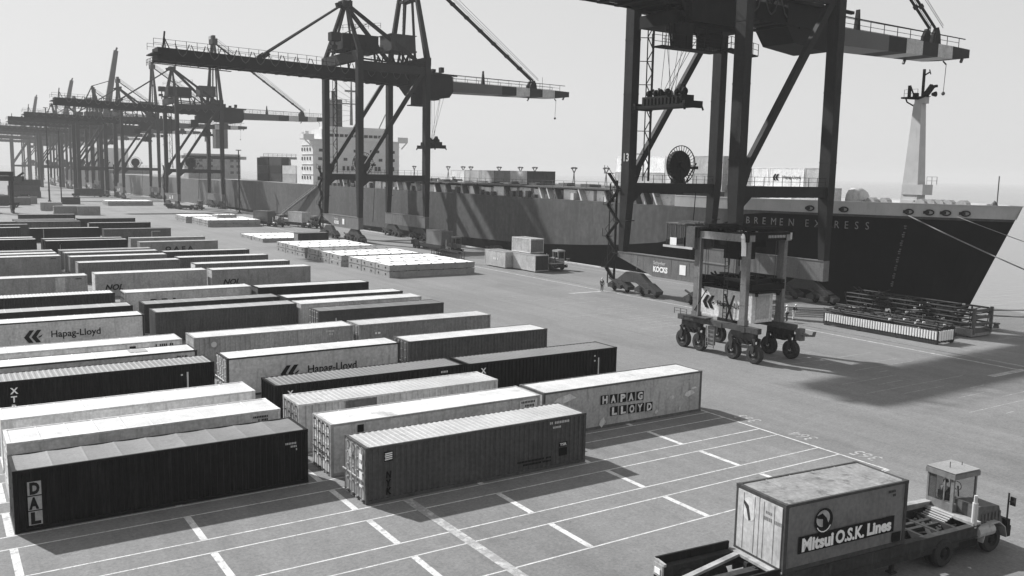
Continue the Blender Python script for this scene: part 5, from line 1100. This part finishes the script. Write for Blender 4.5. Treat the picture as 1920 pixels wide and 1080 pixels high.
def make_tractor(loc, rz, label, group=None, v=.1, det=True, driver=True):
    """local frame shares the trailer's; cab on the far (+y) side"""
    t = thing('yard_tractor', loc, label, 'tractor', group, rz); o_ = 10.9
    b = MB(); b.box(o_, .6, .62, o_ + 5.0, .85, .85); b.box(o_, 1.6, .62, o_ + 5, 1.85, .85); b.box(o_ + 4.8, .05, .45, o_ + 5.1, 2.4, .9); b.box(o_ + 1.6, .1, .4, o_ + 3.1, .55, .95); b.box(o_ + 1.6, .3, .45, o_ + 4.8, 2.2, .6); b.box(o_ + 4.75, .0, .7, o_ + 4.95, .5, 1.2)
    b.lathe([(0, .02), (0, .5), (.1, .5), (.1, .02)], (o_ + .9, 1.2, .98), 'z', 14); b.build('chassis', paint(.03), t)
    for x, ys in ((o_ + .9, (-.1, .2, 1.75, 2.05)), (o_ + 3.9, (.0, 2.05))):
        for y in ys:
            b = MB(); b.lathe([(0, .28), (0, .48), (.05, .54), (.24, .54), (.29, .48), (.29, .28)], (x, y, .54), 'y', 24); wv = b.build('wheel', RUBBER, t)
            b = MB(); b.lathe([(-.0, .02), (.0, .12), (.08, .2), (.01, .3)], (x, y, .54), 'y', 14); b.build('rim', paint(.03), wv)
    b = MB(); x0, x1, y0, y1 = o_ + 3.1, o_ + 4.7, .15, 1.25
    b.hexa([(x0, y0, .95), (x1, y0, .95), (x1, y1, .95), (x0, y1, .95), (x0, y0, 1.95), (x1 - .25, y0 + .05, 1.78), (x1 - .25, y1, 1.78), (x0, y1, 1.95)])
    for i in range(6): b.box(x0 + .2 + i * .22, y0 - .015, 1.1, x0 + .3 + i * .22, y0, 1.6)
    b.build('hood', paint(v), t)
    b = MB(); x0, x1, y0, y1, z0, z1 = o_ + 2.85, o_ + 4.3, 1.12, 2.35, 1.0, 3.0
    b.box(x0, y0, z0, x1, y1, 1.75); b.box(x0 + .02, y1 - .4, 1.75, x0 + .05, y1 - .06, z1 - .24); b.box(x0 + .02, y0 + .06, 1.75, x0 + .05, y0 + .16, z1 - .24)
    b.box(x0 - .06, y0 - .06, z1 - .22, x1 + .08, y1 + .06, z1 - .02); b.box(x0 - .03, y0 - .03, z1 - .02, x1 + .04, y1 + .03, z1 + .03)
    for x in (x0, x1 - .08):
        for y in (y0, y1 - .08): b.box(x + .001, y + .001, 1.75, x + .079, y + .079, z1 - .22)
    b.box(x0 + .02, y0 + .42, 1.75, x0 + .06, y0 + .47, z1 - .22)
    b.tube((x0 + .5, y0 + .6, z1), (x0 + .5, y0 + .6, z1 + .3), .02); b.tube((x1 - .2, y0 + .6, z1), (x1 - .2, y0 + .6, z1 + .2), .02)
    cb = b.build('cab', paint(v * 1.6), t)
    b = MB(); b.box(x0 - .05, y0 - .05, z1 + .031, x1 + .06, y1 + .05, z1 + .05); b.build('roof', roofm(.62), cb)
    b = MB(); b.box(x1 - .02, y0 + .08, 1.6, x1 - .01, y1 - .08, z1 - .25); b.box(x0 + .1, y1 - .03, 1.6, x1 - .1, y1 - .02, z1 - .25); b.box(x0 + .015, y0 + .5, 1.58, x0 + .02, y1 - .08, z1 - .24); b.build('window', GL, cb)
    b = MB(); b.box(x0 + .3, y0 + .3, 1.3, x0 + .75, y0 + .85, 1.82); b.box(x0 + .2, y0 + .35, 1.8, x0 + .27, y0 + .85, 2.1); b.tube((x1 - .3, y0 + .55, 1.6), (x1 - .42, y0 + .55, 2.2), .03); b.build('seat', BLACK, cb)
    b = MB(); b.lathe([(-.02, .17), (0, .19), (.02, .17)], (x1 - .45, y0 + .55, 2.22), 'x', 14); b.build('steering_wheel', BLACK, cb)
    b = MB(); b.tube((o_ + 2.75, .08, .9), (o_ + 2.75, .08, 2.5), .07, 8); b.tube((o_ + 2.75, .08, 1.2), (o_ + 2.75, .08, 2.2), .11, 10); b.build('exhaust_stack', LGREY, t)
    b = MB()
    for i in range(5): a = math.pi * i / 5; a2 = math.pi * (i + 1) / 5; b.hexa([(o_ + 3.9 - .72 * math.cos(a), -.1, .55 + .72 * math.sin(a)), (o_ + 3.9 - .72 * math.cos(a2), -.1, .55 + .72 * math.sin(a2)), (o_ + 3.9 - .72 * math.cos(a2), .42, .55 + .72 * math.sin(a2)), (o_ + 3.9 - .72 * math.cos(a), .42, .55 + .72 * math.sin(a)), (o_ + 3.9 - .76 * math.cos(a), -.1, .55 + .76 * math.sin(a)), (o_ + 3.9 - .76 * math.cos(a2), -.1, .55 + .76 * math.sin(a2)), (o_ + 3.9 - .76 * math.cos(a2), .42, .55 + .76 * math.sin(a2)), (o_ + 3.9 - .76 * math.cos(a), .42, .55 + .76 * math.sin(a))])
    b.lathe([(0, .02), (0, .25), (.95, .25), (.95, .02)], (o_ + 2.9, .1, .98), 'x', 12); b.build('fender', paint(.3), t)
    b = MB()
    for i in range(8): b.box(o_ + 1.75 + i * .13, .9, 1.02 + .05 * i, o_ + 1.8 + i * .13, 2.0, 1.07 + .05 * i)
    b.box(o_ + 1.7, .88, .96, o_ + 2.85, .93, 1.02); b.box(o_ + 1.7, 1.97, .96, o_ + 2.85, 2.02, 1.02); b.build('step_grating', LGREY, t)
    b = MB(); b.tube((o_ + 4.95, .15, 1.0), (o_ + 4.95, .15, 2.25), .035); b.box(o_ + 5.0, -.1, 1.75, o_ + 5.05, .12, 2.1); b.tube((o_ + 4.95, .15, 1.9), (o_ + 5.0, .0, 1.9), .02); b.build('mirror', BLACK, t)
    for y in (.15, 2.2): b = MB(); b.lathe([(0, .02), (0, .1), (.06, .09), (.07, .02)], (o_ + 5.1, y, .75), 'x', 12); b.build('headlight', LGREY, t)
    return t
TR = (23.72, 19.20); TZ = -.0922
def trl(x, y, z): c_, s_ = math.cos(TZ), math.sin(TZ); return (TR[0] + x * c_ - y * s_, TR[1] + x * s_ + y * c_, z)
make_trailer(trl(-3.5, 0, .12), TZ, 'black skeletal trailer with raised rear side plates under the short lettered container at lower right', det=True)
ytr = make_tractor(trl(-3.5, 0, .05), TZ, 'yard tractor with small open-sided cab and striped step, pulling the black trailer at lower right', v=.1)
drv = person(trl(-3.5 + 10.9 + 3.25, 1.8, .84), TZ - math.pi / 2, 'driver seen from behind in a dark shirt inside the yard tractor cab', .08, .08, None, sitp)
c = container(trl(0, 0, 0)[0], trl(0, 0, 0)[1], .13, .36, 'short container with light lettering on a dark band, riding the black trailer', z=1.36, L=6.06, H=2.44, side='smooth', fv=.07, rz=TZ, group='containers on the move')
c.children  # noqa
q = MB(); q.box(-.02, .14, .16, .03, W8 / 2 - .02, 2.3); q.box(-.02, W8 / 2 + .02, .16, .03, W8 - .14, 2.3)
for y in (.5, 1.0, 1.45, 2.0): q.box(-.035, y, .2, -.02, y + .02, 2.26)
q.build('door', paint(.42), c)
q = MB(); q.prism([(.66, .6), (5.4, .6), (5.4, 1.21), (.66, 1.21)], 'y', -.012, -.006); q.build('letter_band', paint(.02), c)
letter('Mitsui', .44, (.8, -.018, .68), c, WHITE, bold=.045, width=1.5); letter('O.S.K.', .44, (2.42, -.018, .68), c, WHITE, bold=.035, width=1.42); letter('Lines', .42, (3.98, -.018, .7), c, WHITE, bold=.045, width=1.25)
def disc(cx, cz, rx, rz_, y, m, name, n=22, a0=0, a1=2 * math.pi):
    q = MB(); q.prism([(cx + rx * math.cos(a0 + (a1 - a0) * i / n), cz + rz_ * math.sin(a0 + (a1 - a0) * i / n)) for i in range(n)], 'y', y, y + .004); return q.build(name, m, c)
disc(1.8, 1.62, .43, .45, -.013, paint(.02), 'emblem'); disc(1.75, 1.7, .32, .3, -.018, paint(.35), 'emblem')
q = MB(); q.prism([(1.42, 1.82), (1.7, 1.9), (1.92, 1.7), (2.06, 1.38), (1.76, 1.34), (1.74, 1.68), (1.48, 1.74)], 'y', -.024, -.019); q.build('emblem', paint(.015), c)
q = MB()
for i in range(6): a = -2.6 + i * .35; q.bar((1.8 + .36 * math.cos(a), -.02, 1.6 + .38 * math.sin(a)), (1.8 + .36 * math.cos(a + .36), -.02, 1.6 + .38 * math.sin(a + .36)), .012, .035)
q.build('emblem', WHITE, c)
q = MB(); q.box(5.35, -.012, .18, 5.8, -.006, .54); q.build('marking', paint(.015), c); codes(c, 5.0, 2.1, 5, paint(.04), .09, 2); 
q = MB(); q.add([(-.026, 1.72 + .34 * math.cos(i * .3), 1.72 + .44 * math.sin(i * .3)) for i in range(21)], [tuple(range(21))]); q.build('emblem', paint(.55), c)
q = MB(); q.prism([(2.0, 2.0), (1.75, 1.85), (1.62, 1.35), (1.72, 1.3), (1.85, 1.7), (2.02, 1.9)], 'x', -.032, -.028); q.build('emblem', paint(.06), c)
q = MB()
for i in range(10): yy = 1.0 - i * .085 + (0 if i < 5 else -.06); q.box(-.026, yy - .055, 1.62 - .0 * i, -.021, yy, 1.75)
for i in range(4): q.box(-.026, .62 + i * .08, 1.86, -.021, .67 + i * .08, 1.96)
q.build('marking', paint(.16), c)
c.children[0].material_slots[1].material = mat('grimy_roof', .19, .85, .25, 1.2, .9, .05, streak=False, dscale=1.5, thr=.54, fine=(7, .2))
# ------------------------------------------------------------------ vehicles and loads farther up the quay
VG = 'trailers and tractors working along the quay'
H90 = math.pi / 2
def rig(x, y, rz, l1, l2, loads=(), rigt=True):
    make_trailer((x, y, 0), rz, l1, group=VG, det=False)
    if rigt: make_tractor((x, y, 0), rz, l2, group=VG, det=False)
    cc, ss = math.cos(rz), math.sin(rz)
    for (dx, v, rv, L, lb) in loads: container(x + dx * cc, y + dx * ss, v, rv, lb, z=1.25, L=L, H=2.59, rz=rz, group='containers on the move', side='smooth')
rig(78.0, 122.8, -H90, 'low trailer under the pale containers between hatch covers and quay edge', 'light-roofed tractor with open cab facing the bow, beyond the pale containers', rigt=False)
make_tractor((79.7, 126.2, 0), -H90, 'light-roofed tractor with open cab facing the bow, beyond the pale containers', group=VG, v=.2)
c = container(74.4, 122.0, .38, .5, 'pale container with blotchy light lettering patches, lower left of the small group by the quay', z=.15, L=6.06, H=2.44, side='smooth', rz=-H90, group='small container group by the quay'); codes(c, 2.6, 1.0, 5, WHITE, .35, 1, seed=9)
c = container(75.6, 115.6, .42, .5, 'pale container with a dark shaded end, lower right of the small group by the quay', z=.15, L=6.06, H=2.44, side='smooth', fv=.4, rz=-H90, group='small container group by the quay'); q = MB(); q.box(6.062, .1, .2, 6.075, W8 - .1, 2.3); q.build('end_panel', paint(.05), c)  # dark sheet over the end paints in its shade
c = container(76.5, 117.4, .6, .6, 'white slatted container set on top of the pale pair by the quay', z=2.62, L=5.2, H=2.2, side='rib', rz=-H90, group='small container group by the quay'); q = MB(); q.box(5.195, .1, .2, 5.21, W8 - .1, 2.0); q.build('end_panel', paint(.15), c)  # end sheet darker than the sides: shade painted on, not a separate plate
rig(78.5, 156, -H90, 'trailer with a grey container in front of the nearest legs of the second crane', 'dark tractor by the nearest sea leg of the second crane', [(6.0, .14, .3, 6.06, 'dark grey container on a trailer by the nearest sea leg of the second crane')])
container(58.8, 164.2, .035, .35, 'black short container with white marks, standing just behind the white hatch covers', L=6.06, group='small container group by the quay', side='smooth', doors=1, dv=.2)
rig(69.0, 236, -R(72), 'trailer with a dark container left of the second crane', 'tractor of the left rig in the pair left of the second crane', [(5.5, .1, .3, 6.06, 'dark container on the left rig of the pair left of the second crane')])
rig(76.0, 229, -R(75), 'trailer with a white container left of the second crane', 'tractor of the white-loaded rig left of the second crane', [(5.5, .5, .5, 6.06, 'white container on the right rig of the pair left of the second crane')])
rig(70.5, 330, -R(60), 'empty trailer parked under the third crane', 'tractor parked under the third crane')
rig(56, 450, 0, 'long dark trailer far up the yard', 'tractor of the far long trailer', [(1.0, .05, .12, 12.19, 'long low dark container on the far trailer below the faint cranes')])
rig(38, 436, R(160), 'trailer of the small far vehicle', 'small dark vehicle in the open yard beside the slim lamp poles')
rig(27, 345, R(170), 'trailer of the dark vehicle near the left lamp pole', 'dark vehicle with wheels visible near the left lamp pole', [(3, .06, .2, 6.06, 'dark box on the vehicle near the left lamp pole')])
b_ = thing('car', (91.5 - 4.6, 139, 0), 'small dark car parked near the quay edge behind the second crane', 'car')
b = MB(); b.prism([(-2, .35), (2, .35), (2.1, .7), (1.9, .95), (1.0, 1.0), (.5, 1.42), (-1.0, 1.42), (-1.6, 1.0), (-2.1, .9)], 'x', -.8, .8); b.build('body', paint(.06), b_)
b = MB(); b.prism([(.95, 1.02), (.5, 1.36), (-.95, 1.36), (-1.4, 1.02)], 'x', -.81, .81); b.build('window', GLASSD, b_)
for x in (-.72, .72):
    for y in (-1.3, 1.3): b = MB(); b.lathe([(-.1, .15), (-.1, .32), (.1, .32), (.1, .15)], (x, y, .32), 'x', 14); b.build('wheel', RUBBER, b_)
b = thing('barrier', (74.6, 131, 0), 'low slatted steel rack beside the right corner of the white hatch covers', 'rack'); q = MB()
for i in range(12): q.bar((0, i * .85, 0), (0, i * .85, 1.25), .1); q.bar((1.2, i * .85, 0), (1.2, i * .85, 1.25), .1)
for z in (.2, 1.25): q.bar((0, 0, z), (0, 9.4, z), .12); q.bar((1.2, 0, z), (1.2, 9.4, z), .12)
q.build('frame', paint(.08), b)
b = thing('bollard', (89.45, 146, .2), 'mooring bollard on the quay edge', 'bollard', 'bollards on the quay edge'); q = MB(); q.lathe([(0, .3), (.35, .22), (.4, .35), (.5, .35), (.52, .02)], (0, 0, 0), 'z', 12); q.build('post', paint(.1), b)
for y in (120, 95, 48, 70, 172, 200):
    d = copy_tree(b); d.location.y = y
b['label'] = 'mooring bollard on the pale quay edge strip'
for o in list(COL.objects):
    if o.get('category') == 'bollard': o['label'] = 'mooring bollard on the pale quay edge strip'
# lamp poles and masts
def pole(x, y, h, label, r=.14):
    t = thing('lamp_pole', (x, y, 0), label, 'lamp pole', 'slim poles in the far yard'); b = MB(); b.tube((0, 0, 0), (0, 0, h), r, 8, r * .6); b.tube((0, 0, 0), (0, 0, .5), r * 2, 8); b.build('pole', paint(.04), t); b = MB(); b.box(-.8, -.3, h, .8, .3, h + .25); b.build('lamp_head', paint(.06), t)
pole(41.0, 395, 36, 'tall dark pole rising from behind the short containers up to the far booms', .32); pole(39.5, 345, 26, 'slim pole left of the tall dark one, its foot on a block', .2); pole(58, 560, 30, 'faint pole between the faint cranes and the yard', .3)
pole(84.5, 290, 20, 'pole with a round loudspeaker between the third crane and the ship bridge', .3)
# dark straddle carrier cut by the left edge of the picture
t = thing('straddle_carrier', (19.6, 305, 0), 'dark straddle carrier cut by the left picture edge', 'straddle carrier'); b = MB()
for x in (-2.1, 2.1):
    for y in (-2.6, 2.6): b.box(x - .35, y - .35, 1.4, x + .35, y + .35, 11.8)
    b.box(x - .4, -4, 1.2, x + .4, 4, 2.2)
b.box(-2.6, -3, 11, 2.6, 3, 12.2); b.box(-1, -4, 9.5, 5.2, 1, 10.9); b.bar((3, 0, 10), (5.5, 0, 12), .6); b.build('frame', paint(.03), t)
for x in (-2.1, 2.1):
    for y in (-3.3, -1.2, 1.2, 3.3): b = MB(); b.lathe([(-.25, .3), (-.25, .8), (.25, .8), (.25, .3)], (x, y, .8), 'x', 14); b.build('wheel', RUBBER, t)
b = MB(); b.box(2.6, -4.5, 8.6, 4.6, -2.4, 10.6); b.build('cab', paint(.08), t)
# ------------------------------------------------------------------ haze
hz = MB(); hz.box(-2520, -6020, -8, 11020, 9020, 78)
ho = hz.build('haze', []); hm = bpy.data.materials.new('haze'); hm.use_nodes = True; N = hm.node_tree.nodes; N.remove(N['Principled BSDF']); pv = N.new('ShaderNodeVolumePrincipled')
pv.inputs['Color'].default_value = G(.66); pv.inputs['Density'].default_value = .0003; pv.inputs['Anisotropy'].default_value = 0
hm.node_tree.links.new(pv.outputs[0], N['Material Output'].inputs['Volume']); ho.data.materials.append(hm); tag(ho, kind='stuff')
